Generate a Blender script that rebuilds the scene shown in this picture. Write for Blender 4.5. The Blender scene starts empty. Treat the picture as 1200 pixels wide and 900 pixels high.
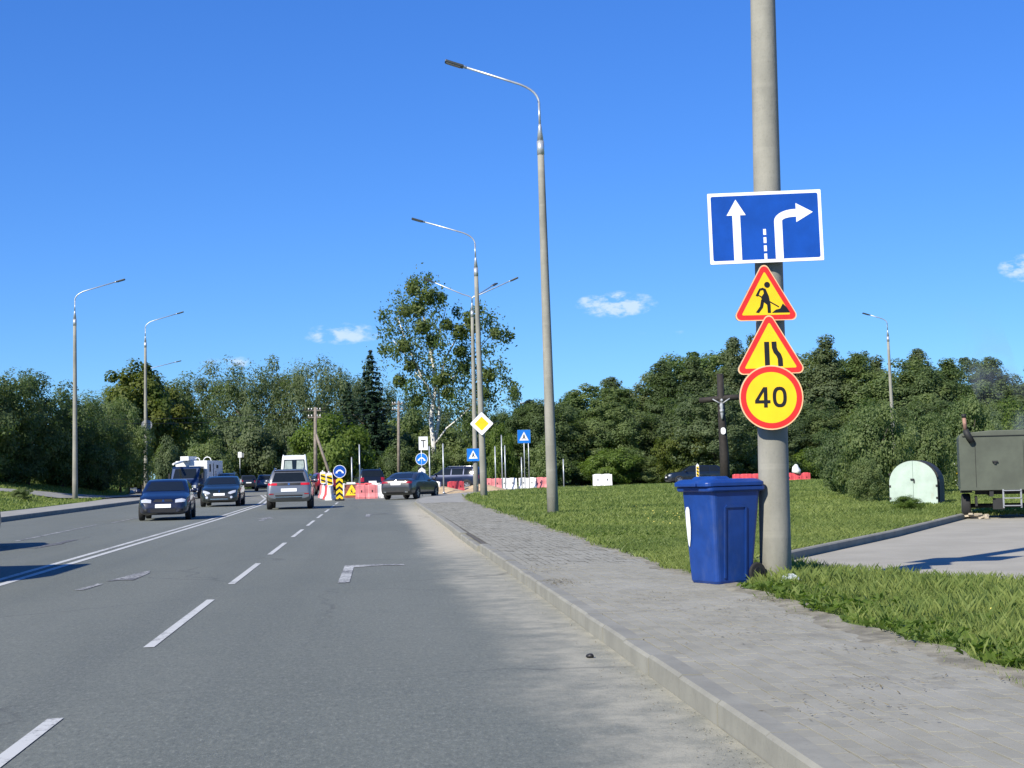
import bpy, bmesh, math, random
import numpy as np
from mathutils import Vector, Matrix
from mathutils.bvhtree import BVHTree

random.seed(7); rng = np.random.default_rng(7)
SC = bpy.context.scene; COL = SC.collection
rad = math.radians

# ------------------------------------------------------------------ camera
F_PX = 1750.0; CAM_H = 1.4
RHO, PITCH, PSI = rad(1.3), rad(3.30), rad(5.387)
f0 = Vector((math.sin(PSI), math.cos(PSI), 0)); r0 = Vector((math.cos(PSI), -math.sin(PSI), 0)); up0 = Vector((0, 0, 1))
FW = f0*math.cos(PITCH) + up0*math.sin(PITCH)
u_ = -f0*math.sin(PITCH) + up0*math.cos(PITCH)
RT = r0*math.cos(RHO) - u_*math.sin(RHO)
UP = u_*math.cos(RHO) + r0*math.sin(RHO)
cam_data = bpy.data.cameras.new('camera'); cam = bpy.data.objects.new('camera', cam_data); COL.objects.link(cam)
cam_data.sensor_width = 36.0; cam_data.sensor_fit = 'HORIZONTAL'; cam_data.lens = F_PX/1200*36
cam_data.clip_start = 0.1; cam_data.clip_end = 8000
cam.matrix_world = Matrix(((RT.x, UP.x, -FW.x, 0), (RT.y, UP.y, -FW.y, 0), (RT.z, UP.z, -FW.z, CAM_H), (0, 0, 0, 1)))
SC.camera = cam
def ray(px, py): return RT*((px-600)/F_PX) + UP*((450-py)/F_PX) + FW
def G(px, py, z=0.0):                      # photo pixel -> point on the level z
    v = ray(px, py); t = (z-CAM_H)/v.z; return Vector((v.x*t, v.y*t, z))
def AT(px, py, Y):                         # photo pixel -> point at distance Y along the road
    v = ray(px, py); t = Y/v.y; return Vector((v.x*t, Y, CAM_H+v.z*t))

# ------------------------------------------------------------------ sky, sun, exposure
SUN_EL = rad(36.5); SUN_H = Vector((-0.69, -0.72, 0)).normalized()
to_sun = Vector((SUN_H.x*math.cos(SUN_EL), SUN_H.y*math.cos(SUN_EL), math.sin(SUN_EL)))
W = bpy.data.worlds.new('World'); SC.world = W; W.use_nodes = True
wn, wl = W.node_tree.nodes, W.node_tree.links
for n in list(wn): wn.remove(n)
w_out = wn.new('ShaderNodeOutputWorld'); w_bg = wn.new('ShaderNodeBackground'); w_sky = wn.new('ShaderNodeTexSky')
w_sky.sky_type = 'NISHITA'; w_sky.sun_disc = False; w_sky.sun_elevation = SUN_EL
w_sky.sun_rotation = math.atan2(SUN_H.x, SUN_H.y) % (2*math.pi)
w_sky.air_density = 1.0; w_sky.dust_density = 0.0; w_sky.ozone_density = 5.0; w_sky.altitude = 800
w_bg.inputs[1].default_value = 0.112
w_hsv = wn.new('ShaderNodeHueSaturation'); w_hsv.inputs['Saturation'].default_value = 1.22; w_hsv.inputs['Hue'].default_value = 0.517; w_hsv.inputs['Value'].default_value = 1.0
wl.new(w_sky.outputs[0], w_hsv.inputs['Color'])
w_gam = wn.new('ShaderNodeGamma'); w_gam.inputs[1].default_value = 0.7; wl.new(w_hsv.outputs[0], w_gam.inputs[0])
w_tint = wn.new('ShaderNodeMixRGB'); w_tint.blend_type = 'MULTIPLY'; w_tint.inputs[0].default_value = 1.0; w_tint.inputs[2].default_value = (.60, 1.05, 1.55, 1); wl.new(w_gam.outputs[0], w_tint.inputs[1])
# small fair-weather clouds, spread all round the sky
w_tc = wn.new('ShaderNodeTexCoord')
w_noise = wn.new('ShaderNodeTexNoise'); w_noise.inputs['Scale'].default_value = 55; w_noise.inputs['Detail'].default_value = 7; w_noise.inputs['Roughness'].default_value = 0.62
w_map = wn.new('ShaderNodeMapping'); w_map.inputs['Scale'].default_value = (1, 1, 2.2)
wl.new(w_tc.outputs['Generated'], w_map.inputs[0]); wl.new(w_map.outputs[0], w_noise.inputs['Vector'])
cl = [(ray(722, 357), .030, .0100, 1.0), (ray(400, 391), .030, .0085, .55), (ray(1200, 313), .017, .011, .9), (ray(270, 424), .022, .005, .30), (ray(775, 389), .02, .004, .25)]
for k in range(9):
    az = 0.75 + k*0.62; el = .10 + .09*((k*7) % 5)/5
    cl.append((Vector((math.sin(az)*math.cos(el), math.cos(az)*math.cos(el), math.sin(el))), .035, .011, .8))
acc = None
def wmath(op, a, b=None):
    n = wn.new('ShaderNodeMath'); n.operation = op
    for i, v in enumerate((a, b)):
        if v is None: continue
        if isinstance(v, (int, float)): n.inputs[i].default_value = v
        else: wl.new(v, n.inputs[i])
    return n.outputs[0]
def wdot(v):
    n = wn.new('ShaderNodeVectorMath'); n.operation = 'DOT_PRODUCT'; wl.new(w_tc.outputs['Generated'], n.inputs[0]); n.inputs[1].default_value = v
    return n.outputs['Value']
for d_, sx, sz, amp in cl:
    d_ = d_.normalized(); rr = Vector((d_.y, -d_.x, 0)).normalized(); uu = rr.cross(d_).normalized()
    a = wmath('DIVIDE', wdot(rr), sx); b = wmath('DIVIDE', wdot(uu), sz)
    e = wmath('ADD', wmath('MULTIPLY', a, a), wmath('MULTIPLY', b, b))
    front = wmath('GREATER_THAN', wdot(d_), 0.0)
    m = wmath('MULTIPLY', wmath('MULTIPLY', wmath('MAXIMUM', wmath('SUBTRACT', 1.0, e), 0.0), amp), front)
    acc = m if acc is None else wmath('MAXIMUM', acc, m)
w_ramp = wn.new('ShaderNodeMapRange'); w_ramp.interpolation_type = 'SMOOTHSTEP'
w_ramp.inputs['From Min'].default_value = .30; w_ramp.inputs['From Max'].default_value = .95
wl.new(wmath('MULTIPLY', wmath('SQRT', acc), wmath('MULTIPLY', wmath('MAXIMUM', wmath('SUBTRACT', w_noise.outputs[0], .30), 0.0), 4.2)), w_ramp.inputs['Value'])
w_mix = wn.new('ShaderNodeMixRGB'); w_mix.inputs['Color2'].default_value = (4.1, 5.0, 6.3, 1)
wl.new(wmath('MULTIPLY', w_ramp.outputs[0], 0.8), w_mix.inputs['Fac'])
wl.new(w_tint.outputs[0], w_mix.inputs['Color1']); wl.new(w_mix.outputs[0], w_bg.inputs[0]); wl.new(w_bg.outputs[0], w_out.inputs[0])

sun_d = bpy.data.lights.new('sun', 'SUN'); sun_d.energy = 4.9; sun_d.angle = rad(0.53); sun_d.color = (1.0, 0.94, 0.82)
sun = bpy.data.objects.new('sun', sun_d); COL.objects.link(sun); sun.rotation_euler = to_sun.to_track_quat('Z', 'Y').to_euler(); sun.location = (-60, -40, 70)
vs = SC.view_settings; vs.view_transform = 'Standard'; vs.look = 'None'; vs.exposure = 0.65; vs.gamma = 1.0; vs.use_curve_mapping = False
SC.render.engine = 'CYCLES'
SC.cycles.max_bounces = 6; SC.cycles.transparent_max_bounces = 8; SC.cycles.volume_bounces = 0

# ------------------------------------------------------------------ materials
MATS = {}
class NT:
    """small helper round a node tree"""
    def __init__(s, name):
        s.m = bpy.data.materials.new(name); s.m.use_nodes = True; s.n = s.m.node_tree.nodes; s.l = s.m.node_tree.links
        s.p = s.n['Principled BSDF']; s.out = s.n['Material Output']; s._tc = None
    def coord(s, kind='Object'):
        if s._tc is None: s._tc = s.n.new('ShaderNodeTexCoord')
        return s._tc.outputs[kind]
    def world(s):
        g = s.n.new('ShaderNodeNewGeometry'); return g.outputs['Position']
    def noise(s, scale, detail=4, rough=.55, vec=None, stretch=None):
        n = s.n.new('ShaderNodeTexNoise'); n.inputs['Scale'].default_value = scale; n.inputs['Detail'].default_value = detail; n.inputs['Roughness'].default_value = rough
        v = vec if vec is not None else s.coord()
        if stretch:
            mp = s.n.new('ShaderNodeMapping'); mp.inputs['Scale'].default_value = stretch; s.l.new(v, mp.inputs[0]); v = mp.outputs[0]
        s.l.new(v, n.inputs['Vector']); return n.outputs[0]
    def ramp(s, v, a, b, smooth=True):
        n = s.n.new('ShaderNodeMapRange'); n.inputs['From Min'].default_value = a; n.inputs['From Max'].default_value = b
        if smooth: n.interpolation_type = 'SMOOTHSTEP'
        s.l.new(v, n.inputs['Value']); return n.outputs[0]
    def mix(s, fac, c1, c2, mode='MIX'):
        n = s.n.new('ShaderNodeMixRGB'); n.blend_type = mode
        for i, v in enumerate((fac, c1, c2)):
            if isinstance(v, (int, float)): n.inputs[i].default_value = v
            elif isinstance(v, tuple): n.inputs[i].default_value = (*v[:3], 1)
            else: s.l.new(v, n.inputs[i])
        return n.outputs[0]
    def math(s, op, a, b=None):
        n = s.n.new('ShaderNodeMath'); n.operation = op
        for i, v in enumerate((a, b)):
            if v is None: continue
            if isinstance(v, (int, float)): n.inputs[i].default_value = v
            else: s.l.new(v, n.inputs[i])
        return n.outputs[0]
    def bump(s, h, strength=.3, dist=.01):
        n = s.n.new('ShaderNodeBump'); n.inputs['Strength'].default_value = strength; n.inputs['Distance'].default_value = dist
        s.l.new(h, n.inputs['Height']); s.l.new(n.outputs[0], s.p.inputs['Normal'])
    def base(s, c):
        if isinstance(c, tuple): s.p.inputs['Base Color'].default_value = (*c[:3], 1)
        else: s.l.new(c, s.p.inputs['Base Color'])
    def sep(s, v):
        n = s.n.new('ShaderNodeSeparateXYZ'); s.l.new(v, n.inputs[0]); return n.outputs
    def attr(s, name):
        n = s.n.new('ShaderNodeAttribute'); n.attribute_name = name; return n.outputs['Fac']

def simple(name, col, rough=.6, metal=0.0, var=.12, scale=6.0, coat=0.0, bump=0.0, dirt=None):
    if name in MATS: return MATS[name]
    t = NT(name); t.p.inputs['Roughness'].default_value = rough; t.p.inputs['Metallic'].default_value = metal
    t.p.inputs['Coat Weight'].default_value = coat; t.p.inputs['Coat Roughness'].default_value = .06
    nz = t.noise(scale, 5, .6)
    dark = tuple(c*(1-var*1.6) for c in col); lite = tuple(min(1, c*(1+var)) for c in col)
    c = t.mix(t.ramp(nz, .3, .7), dark, lite)
    if dirt:
        c = t.mix(t.math('MULTIPLY', t.ramp(t.noise(scale*.7, 6, .7, stretch=(1, 1, .35)), .52, .75), dirt[1]), c, dirt[0])
    t.base(c)
    if bump: t.bump(t.noise(scale*9, 4, .7), bump, .01)
    MATS[name] = t.m; return t.m

def paint(name, col, flake=.5, rough=.32):
    if name in MATS: return MATS[name]
    t = NT(name); t.p.inputs['Roughness'].default_value = rough; t.p.inputs['Metallic'].default_value = flake
    t.p.inputs['Coat Weight'].default_value = .7; t.p.inputs['Coat Roughness'].default_value = .05
    z = t.sep(t.coord())[2]
    dust = t.math('MULTIPLY', t.ramp(z, .75, .2), t.ramp(t.noise(5, 5, .6), .3, .75))
    t.base(t.mix(t.math('MULTIPLY', dust, .35), col, (.16, .15, .13)))
    MATS[name] = t.m; return t.m

M_black = simple('black_plastic', (.012, .012, .013), .55)
M_tyre = simple('tyre_rubber', (.016, .016, .016), .85)
M_rim = simple('alloy_rim', (.34, .35, .36), .35, .8)
M_steelrim = simple('steel_rim', (.06, .06, .065), .5, .4)
M_chrome = simple('chrome', (.62, .63, .64), .18, 1.0, .03)
M_plate = simple('plate_white', (.74, .75, .74), .45, 0, .03)
M_galv = simple('galvanised_steel', (.50, .53, .55), .42, .55, .12, 3.0)
M_lamp_grey = simple('lamp_housing', (.045, .05, .05), .5, .2)
M_lens = simple('lamp_lens', (.16, .17, .16), .25)
M_white_plastic = simple('white_plastic', (.74, .74, .71), .5, 0, .06, 3, dirt=((.34, .31, .26), .45))
M_red_plastic = simple('red_plastic', (.62, .075, .085), .5, 0, .12, 3, dirt=((.52, .26, .24), .5))
M_pink_plastic = simple('sunbleached_red_plastic', (.62, .20, .20), .55, 0, .12, 3, dirt=((.60, .38, .35), .5))
M_sign_white = simple('sign_white', (.80, .81, .81), .35, 0, .03)
M_sign_blue = simple('sign_blue', (.006, .062, .34), .32, 0, .10, 2.5)
M_sign_lblue = simple('sign_light_blue', (.01, .17, .60), .35, 0, .08, 2.5)
M_sign_yellow = simple('sign_yellow', (.86, .56, .012), .35, 0, .05, 3)
M_sign_red = simple('sign_red', (.66, .028, .022), .35, 0, .07, 3)
M_sign_rim = simple('sign_pale_rim', (.84, .50, .26), .4, 0, .08)
M_sign_black = simple('sign_black', (.008, .008, .009), .5, 0, .1)
M_sign_back = simple('sign_back_grey', (.30, .31, .32), .45, .5, .08)
M_glass_dark = simple('car_glass', (.010, .013, .014), .06, 0, .05)
M_headlight = simple('headlight_glass', (.62, .64, .66), .08, .35, .08, 20)
M_taillight = simple('taillight_red', (.30, .008, .010), .15, 0, .1, 20, coat=.8)
M_orange_light = simple('indicator_orange', (.60, .2, .02), .2)
M_wood_pole = simple('weathered_wood', (.20, .17, .14), .85, 0, .2, 4, bump=.3)
M_cross_wood = simple('dark_cross_timber', (.020, .016, .013), .8, 0, .25, 4, bump=.4)
M_cross_fig = simple('cast_white_figure', (.30, .31, .32), .5, .1, .1)
M_bin_blue = simple('bin_blue_plastic', (.008, .042, .205), .38, 0, .10, 5, dirt=((.06, .09, .20), .55))
M_sand = simple('yellow_sand', (.44, .33, .20), .95, 0, .2, 3, bump=.5)

def mk_concrete(name, col, dark, world=False):
    t = NT(name); t._w = t.world() if world else None
    _n = t.noise; t.noise = lambda sc, d=4, ro=.55, vec=None, stretch=None: _n(sc, d, ro, vec=t._w if vec is None else vec, stretch=stretch if not world else None)
    t.p.inputs['Roughness'].default_value = .88
    a = t.noise(2.2, 6, .65, stretch=(1, 1, .35)); b = t.noise(38, 5, .7)
    c = t.mix(t.ramp(a, .3, .7), dark, col)
    c = t.mix(t.math('MULTIPLY', t.ramp(b, .52, .72), .45), c, tuple(x*.55 for x in col))
    bands = t.noise(1.1, 3, .5, stretch=(.05, .05, 6))
    c = t.mix(t.math('MULTIPLY', t.ramp(bands, .5, .7), .25), c, tuple(min(1, x*1.25) for x in col))
    t.base(c); (None if world else t.bump(b, .3, .01)); return t.m
M_conc = mk_concrete('pole_concrete', (.285, .275, .232), (.19, .187, .16))
M_kerb = mk_concrete('kerb_concrete', (.245, .24, .20), (.19, .186, .156), True)

def mk_asphalt():
    t = NT('road_asphalt'); pos = t.world(); t.p.inputs['Roughness'].default_value = .82; t.p.inputs['Specular IOR Level'].default_value = .35
    x, y, z = t.sep(pos)
    big = t.noise(.22, 5, .6, vec=pos, stretch=(1, .25, 1)); med = t.noise(1.6, 5, .6, vec=pos); fine = t.noise(60, 4, .75, vec=pos); grain = t.noise(190, 2, .6, vec=pos)
    c = t.mix(t.ramp(big, .3, .7), (.104, .117, .100), (.140, .152, .130))
    c = t.mix(t.math('MULTIPLY', t.ramp(med, .45, .75), .3), c, (.092, .106, .094))
    # wheel tracks polished darker along the lanes
    trk = t.noise(.5, 3, .5, vec=pos, stretch=(2.2, .02, 1))
    c = t.mix(t.math('MULTIPLY', t.ramp(trk, .5, .68), .30), c, (.084, .096, .086))
    spk = t.noise(30, 7, .9, vec=pos, stretch=(1, .4, 1)); spk2 = t.noise(9, 5, .8, vec=pos, stretch=(1, .5, 1))
    c = t.mix(t.math('MULTIPLY', t.ramp(spk2, .5, .72), .30), c, (.19, .20, .172))
    c = t.mix(t.math('MULTIPLY', t.ramp(spk2, .48, .28), .30), c, (.070, .077, .068))
    c = t.mix(t.math('MULTIPLY', t.ramp(spk, .51, .66), .6), c, (.28, .29, .25))
    c = t.mix(t.math('MULTIPLY', t.ramp(spk, .48, .36), .65), c, (.045, .048, .048))
    c = t.mix(t.math('MULTIPLY', t.ramp(fine, .50, .74), .5), c, (.27, .265, .25))
    c = t.mix(t.math('MULTIPLY', t.ramp(fine, .46, .26), .55), c, (.050, .052, .054))
    c = t.mix(t.math('MULTIPLY', t.ramp(grain, .55, .8), .35), c, (.33, .325, .31))
    # pale sandy dust gathered along the right kerb and washed about
    wob = t.noise(.55, 6, .62, vec=pos, stretch=(1, .55, 1)); wob2 = t.noise(3.2, 5, .65, vec=pos)
    edge = t.math('ADD', x, t.math('MULTIPLY', t.math('SUBTRACT', wob, .5), 1.7))
    edge = t.math('ADD', edge, t.math('MULTIPLY', t.math('SUBTRACT', wob2, .5), .45))
    dm = t.math('MULTIPLY', t.ramp(edge, .72, 1.5), t.math('ADD', .40, t.math('MULTIPLY', t.ramp(wob2, .3, .7), .60)))
    dm = t.math('MULTIPLY', dm, t.ramp(fine, .18, .5))
    ysel = t.ramp(y, 82, 66)
    c = t.mix(t.math('MULTIPLY', t.math('MULTIPLY', dm, ysel), .92), c, (.35, .335, .265))
    sp = t.math('MULTIPLY', t.math('MULTIPLY', t.ramp(t.math('ADD', x, t.math('MULTIPLY', wob2, .5)), 1.0, 1.7), t.ramp(y, 23, 29)), t.ramp(y, 66, 52))
    c = t.mix(t.math('MULTIPLY', sp, .8), c, (.42, .385, .295))
    # dusty junction in the road works
    dj = t.math('MULTIPLY', t.ramp(y, 72, 92), t.math('MULTIPLY', t.ramp(med, .35, .7), t.ramp(y, 150, 110)))
    c = t.mix(t.math('MULTIPLY', dj, .65), c, (.32, .30, .26))
    # a few dark oil spots / tar cracks
    v = t.n.new('ShaderNodeTexVoronoi'); v.feature = 'DISTANCE_TO_EDGE'; v.inputs['Scale'].default_value = .16
    dis = t.n.new('ShaderNodeVectorMath'); dis.operation = 'ADD'
    nz = t.n.new('ShaderNodeTexNoise'); nz.inputs['Scale'].default_value = .9; nz.inputs['Detail'].default_value = 6; t.l.new(pos, nz.inputs['Vector'])
    t.l.new(pos, dis.inputs[0]); t.l.new(nz.outputs['Color'], dis.inputs[1]); t.l.new(dis.outputs[0], v.inputs['Vector'])
    cr = t.math('MULTIPLY', t.ramp(v.outputs[0], .006, .0015), t.ramp(big, .42, .56))
    c = t.mix(t.math('MULTIPLY', cr, .38), c, (.03, .03, .032))
    t.base(c); h = t.math('ADD', fine, t.math('MULTIPLY', grain, .5)); t.bump(h, .55, .008); return t.m
M_asph = mk_asphalt()

def mk_lot():
    t = NT('lot_asphalt'); pos = t.world(); t.p.inputs['Roughness'].default_value = .9
    fine = t.noise(45, 4, .75, vec=pos); med = t.noise(.8, 5, .6, vec=pos)
    c = t.mix(t.ramp(med, .3, .7), (.27, .255, .205), (.33, .31, .252))
    c = t.mix(t.math('MULTIPLY', t.ramp(fine, .5, .72), .5), c, (.42, .40, .34)); c = t.mix(t.math('MULTIPLY', t.ramp(fine, .45, .25), .4), c, (.13, .12, .115))
    t.base(c); t.bump(fine, .5, .006); return t.m
M_lot = mk_lot()

def mk_paver(island):
    t = NT('paving_stone_grey' + ('_field' if island else '')); pos = t.world(); t.p.inputs['Roughness'].default_value = .9
    if island: r = t.n.new('ShaderNodeNewGeometry').outputs['Random Per Island']
    else: r = t.n.new('ShaderNodeObjectInfo').outputs['Random']
    c = t.mix(r, (.212, .206, .165), (.256, .248, .200))
    big = t.noise(.9, 5, .65, vec=pos); fine = t.noise(55, 4, .7, vec=pos)
    c = t.mix(t.math('MULTIPLY', t.ramp(big, .42, .72), .55), c, (.31, .305, .262))
    c = t.mix(t.math('MULTIPLY', t.ramp(fine, .5, .75), .35), c, (.15, .148, .14))
    st = t.noise(1.7, 6, .72, vec=pos); c = t.mix(t.math('MULTIPLY', t.ramp(st, .54, .72), .6), c, (.135, .128, .105))
    t.base(c); t.bump(fine, .35, .005); return t.m
M_pav = mk_paver(False); M_pavf = mk_paver(True)
M_joint = simple('paving_bed_sand', (.095, .088, .072), .95, 0, .25, 8, bump=.4)
M_pave_left = simple('left_pavement_grey', (.27, .265, .235), .9, 0, .12, 1.2, bump=.3)

def mk_ground():
    t = NT('grass_ground'); pos = t.world(); t.p.inputs['Roughness'].default_value = .95; t.p.inputs['Specular IOR Level'].default_value = .15
    a = t.noise(.18, 5, .6, vec=pos); b = t.noise(2.5, 6, .7, vec=pos); f = t.noise(14, 5, .75, vec=pos, stretch=(1, .5, 1))
    c = t.mix(t.ramp(a, .3, .7), (.068, .128, .028), (.115, .168, .040))
    c = t.mix(t.math('MULTIPLY', t.ramp(b, .45, .75), .45), c, (.115, .155, .05))
    c = t.mix(t.math('MULTIPLY', t.ramp(f, .5, .28), .6), c, (.030, .062, .013))
    c = t.mix(t.math('MULTIPLY', t.ramp(f, .62, .8), .4), c, (.17, .19, .065))
    t.base(c); t.bump(f, .8, .06); return t.m
M_ground = mk_ground()
M_soil = simple('bare_soil', (.22, .205, .155), .97, 0, .25, 5, bump=.6)

def mk_leaf(name, c_dark, c_lite, trans=.5, rough=.55):
    t = NT(name); v = t.attr('var'); t.p.inputs['Roughness'].default_value = rough; t.p.inputs['Specular IOR Level'].default_value = .3
    oi = t.n.new('ShaderNodeObjectInfo').outputs['Random']
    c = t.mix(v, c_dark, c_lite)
    c = t.mix(t.math('MULTIPLY', oi, .3), c, tuple(x*1.35 if i != 1 else x*1.1 for i, x in enumerate(c_lite)))
    t.base(c)
    tr = t.n.new('ShaderNodeBsdfTranslucent'); t.l.new(t.mix(1.0, c, (1.25, 1.4, .6), 'MULTIPLY'), tr.inputs[0])
    mx = t.n.new('ShaderNodeMixShader'); mx.inputs[0].default_value = trans
    t.l.new(t.p.outputs[0], mx.inputs[1]); t.l.new(tr.outputs[0], mx.inputs[2]); t.l.new(mx.outputs[0], t.out.inputs['Surface'])
    return t.m
M_leaf = {
 'green': mk_leaf('leaf_mid_green', (.074, .128, .042), (.190, .242, .088)),
 'dark': mk_leaf('leaf_dark_green', (.048, .090, .034), (.128, .178, .064)),
 'willow': mk_leaf('leaf_grey_green', (.068, .106, .046), (.160, .205, .094)),
 'bright': mk_leaf('leaf_bright_green', (.07, .125, .02), (.15, .215, .04)),
 'maple': mk_leaf('leaf_yellowing_green', (.060, .098, .018), (.16, .18, .038)),
 'spruce': mk_leaf('needle_dark_green', (.008, .024, .012), (.024, .052, .022), .12),
 'birch': mk_leaf('leaf_birch', (.058, .104, .034), (.135, .190, .066)),
 'mistletoe': mk_leaf('mistletoe_leaf', (.060, .098, .022), (.122, .165, .042), .35),
 'grass': mk_leaf('grass_blade', (.070, .135, .027), (.228, .285, .078), .4),
 'drygrass': mk_leaf('dry_grass_bits', (.10, .085, .05), (.26, .22, .13), .1),
}
M_bark = simple('bark_brown', (.085, .068, .052), .9, 0, .3, 6, bump=.6)
def mk_birchbark():
    t = NT('birch_bark'); t.p.inputs['Roughness'].default_value = .75
    b = t.noise(2.5, 5, .7, stretch=(1, 1, 2.5)); c = t.mix(t.ramp(b, .56, .66), (.60, .58, .53), (.05, .045, .04)); t.base(c); return t.m
M_birchbark = mk_birchbark()

def mk_linepaint(name, wear):
    t = NT(name); pos = t.world(); t.p.inputs['Roughness'].default_value = .75
    a = t.noise(16, 7, .8, vec=pos); b = t.noise(1.4, 4, .6, vec=pos)
    m = t.math('ADD', t.math('MULTIPLY', a, .75), t.math('MULTIPLY', b, .35))
    c = t.mix(t.ramp(m, wear-.10, wear+.07), (.09, .09, .088), (.46, .47, .45)); t.base(c); return t.m
M_line = mk_linepaint('road_paint', .475); M_line_worn = mk_linepaint('worn_road_paint', .60); M_line_mid2 = mk_linepaint('arrow_road_paint', .575); M_line_faint = mk_linepaint('faint_road_paint', .66); M_line_mid = mk_linepaint('half_worn_road_paint', .50)

# ------------------------------------------------------------------ mesh helpers
def tag(o, label=None, cat=None, group=None, kind=None):
    if label: o['label'] = label
    if cat: o['category'] = cat
    if group: o['group'] = group
    if kind: o['kind'] = kind
    return o
def link(name, me, parent=None, loc=None):
    o = bpy.data.objects.new(name, me); COL.objects.link(o)
    if parent is not None: o.parent = parent
    if loc is not None: o.location = loc
    return o
def empty(name, loc=(0, 0, 0), rz=0):
    o = bpy.data.objects.new(name, None); COL.objects.link(o); o.empty_display_size = .2; o.location = loc; o.rotation_euler = (0, 0, rz); return o

class MB:
    def __init__(s): s.v = []; s.f = []; s.mi = []; s.sm = []
    def add(s, vs, fs, mi=0, smooth=False):
        b = len(s.v); s.v += [tuple(v) for v in vs]
        for f in fs: s.f.append([b+i for i in f]); s.mi.append(mi); s.sm.append(smooth)
        return s
    def box(s, c, d, rot=None, mi=0):
        x, y, z = (k/2 for k in d); pts = [Vector((sx*x, sy*y, sz*z)) for sz in (-1, 1) for sy in (-1, 1) for sx in (-1, 1)]
        if rot is not None: pts = [rot @ p for p in pts]
        c = Vector(c); pts = [p+c for p in pts]
        return s.add(pts, [(0, 2, 3, 1), (4, 5, 7, 6), (0, 1, 5, 4), (2, 6, 7, 3), (0, 4, 6, 2), (1, 3, 7, 5)], mi)
    def tube(s, pts, radii, n=10, cap=True, mi=0, smooth=True):
        pts = [Vector(p) for p in pts]
        if isinstance(radii, (int, float)): radii = [radii]*len(pts)
        vs = []; ref = None
        for i, p in enumerate(pts):
            d = (pts[min(i+1, len(pts)-1)] - pts[max(i-1, 0)]).normalized()
            if ref is None: ref = Vector((1, 0, 0)) if abs(d.x) < .8 else Vector((0, 1, 0))
            a = (ref - d*ref.dot(d)).normalized(); ref = a; b = d.cross(a)
            for k in range(n):
                t = 2*math.pi*k/n; vs.append(p + (a*math.cos(t) + b*math.sin(t))*radii[i])
        fs = []
        for i in range(len(pts)-1):
            for k in range(n): fs.append((i*n+k, i*n+(k+1) % n, (i+1)*n+(k+1) % n, (i+1)*n+k))
        s.add(vs, fs, mi, smooth)
        if cap:
            b = len(s.v)-len(vs); L = len(pts)-1
            s.f.append([b+k for k in reversed(range(n))]); s.mi.append(mi); s.sm.append(False)
            s.f.append([b+L*n+k for k in range(n)]); s.mi.append(mi); s.sm.append(False)
        return s
    def prism(s, poly, d, origin=(0, 0, 0), ax=(1, 0, 0), ay=(0, 0, 1), mi=0):
        """2-D outline (in ax, ay) swept by the vector d"""
        ax, ay, d, o = Vector(ax), Vector(ay), Vector(d), Vector(origin); n = len(poly)
        a = [o + ax*p[0] + ay*p[1] for p in poly]; b = [p + d for p in a]
        fs = [tuple(range(n)), tuple(reversed(range(n, 2*n)))] + [(i, i+n, (i+1) % n+n, (i+1) % n) for i in range(n)]
        return s.add(a+b, fs, mi)
    def sphere(s, c, r, n=10, m=7, sc=(1, 1, 1), mi=0):
        c = Vector(c); vs = []
        for j in range(m+1):
            ph = math.pi*j/m
            for k in range(n):
                th = 2*math.pi*k/n; vs.append(c + Vector((math.sin(ph)*math.cos(th)*r*sc[0], math.sin(ph)*math.sin(th)*r*sc[1], math.cos(ph)*r*sc[2])))
        return s.add(vs, [(j*n+k, (j+1)*n+k, (j+1)*n+(k+1) % n, j*n+(k+1) % n) for j in range(m) for k in range(n)], mi, True)
    def mesh(s, name, mats, fix=True):
        me = bpy.data.meshes.new(name); me.from_pydata(s.v, [], s.f)
        for m in (mats if isinstance(mats, (list, tuple)) else [mats]): me.materials.append(m)
        me.polygons.foreach_set('material_index', s.mi); me.polygons.foreach_set('use_smooth', s.sm)
        if fix:
            bm = bmesh.new(); bm.from_mesh(me); bmesh.ops.recalc_face_normals(bm, faces=bm.faces); bm.to_mesh(me); bm.free()
        me.update(); return me
    def build(s, name, mats, parent=None, loc=None, bevel=0.0, fix=True):
        o = link(name, s.mesh(name, mats, fix), parent, loc)
        if bevel:
            md = o.modifiers.new('bevel', 'BEVEL'); md.width = bevel; md.segments = 2; md.limit_method = 'ANGLE'; md.angle_limit = rad(35)
        return o

def np_quads(name, co, nper, mats, var=None, smooth=False):
    """co: (N*nper,3) vertex array, every nper vertices form one face"""
    n = len(co)//nper; me = bpy.data.meshes.new(name)
    me.vertices.add(len(co)); me.vertices.foreach_set('co', np.ascontiguousarray(co, dtype=np.float32).ravel())
    me.loops.add(len(co)); me.loops.foreach_set('vertex_index', np.arange(len(co), dtype=np.int32))
    me.polygons.add(n); me.polygons.foreach_set('loop_start', np.arange(0, len(co), nper, dtype=np.int32)); me.polygons.foreach_set('loop_total', np.full(n, nper, dtype=np.int32))
    if var is not None:
        at = me.attributes.new('var', 'FLOAT', 'POINT'); at.data.foreach_set('value', np.repeat(var, nper).astype(np.float32))
    me.materials.append(mats); me.update(calc_edges=True); return me

def sheet(name, poly, z, mat, parent=None, skirt=0.0, kind='structure', label=None):
    mb = MB(); n = len(poly); vs = [(p[0], p[1], z) for p in poly]; fs = [tuple(range(n))]
    if skirt:
        vs += [(p[0], p[1], z-skirt) for p in poly]; fs += [(i, i+n, (i+1) % n+n, (i+1) % n) for i in range(n)]
    mb.add(vs, fs); o = mb.build(name, mat, parent)
    bm = bmesh.new(); bm.from_mesh(o.data); bmesh.ops.triangulate(bm, faces=bm.faces)
    for f in bm.faces:
        if abs(f.normal.z) > .9 and f.normal.z < 0: f.normal_flip()
    bm.to_mesh(o.data); bm.free()
    if parent is None: tag(o, kind=kind)
    return o

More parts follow.
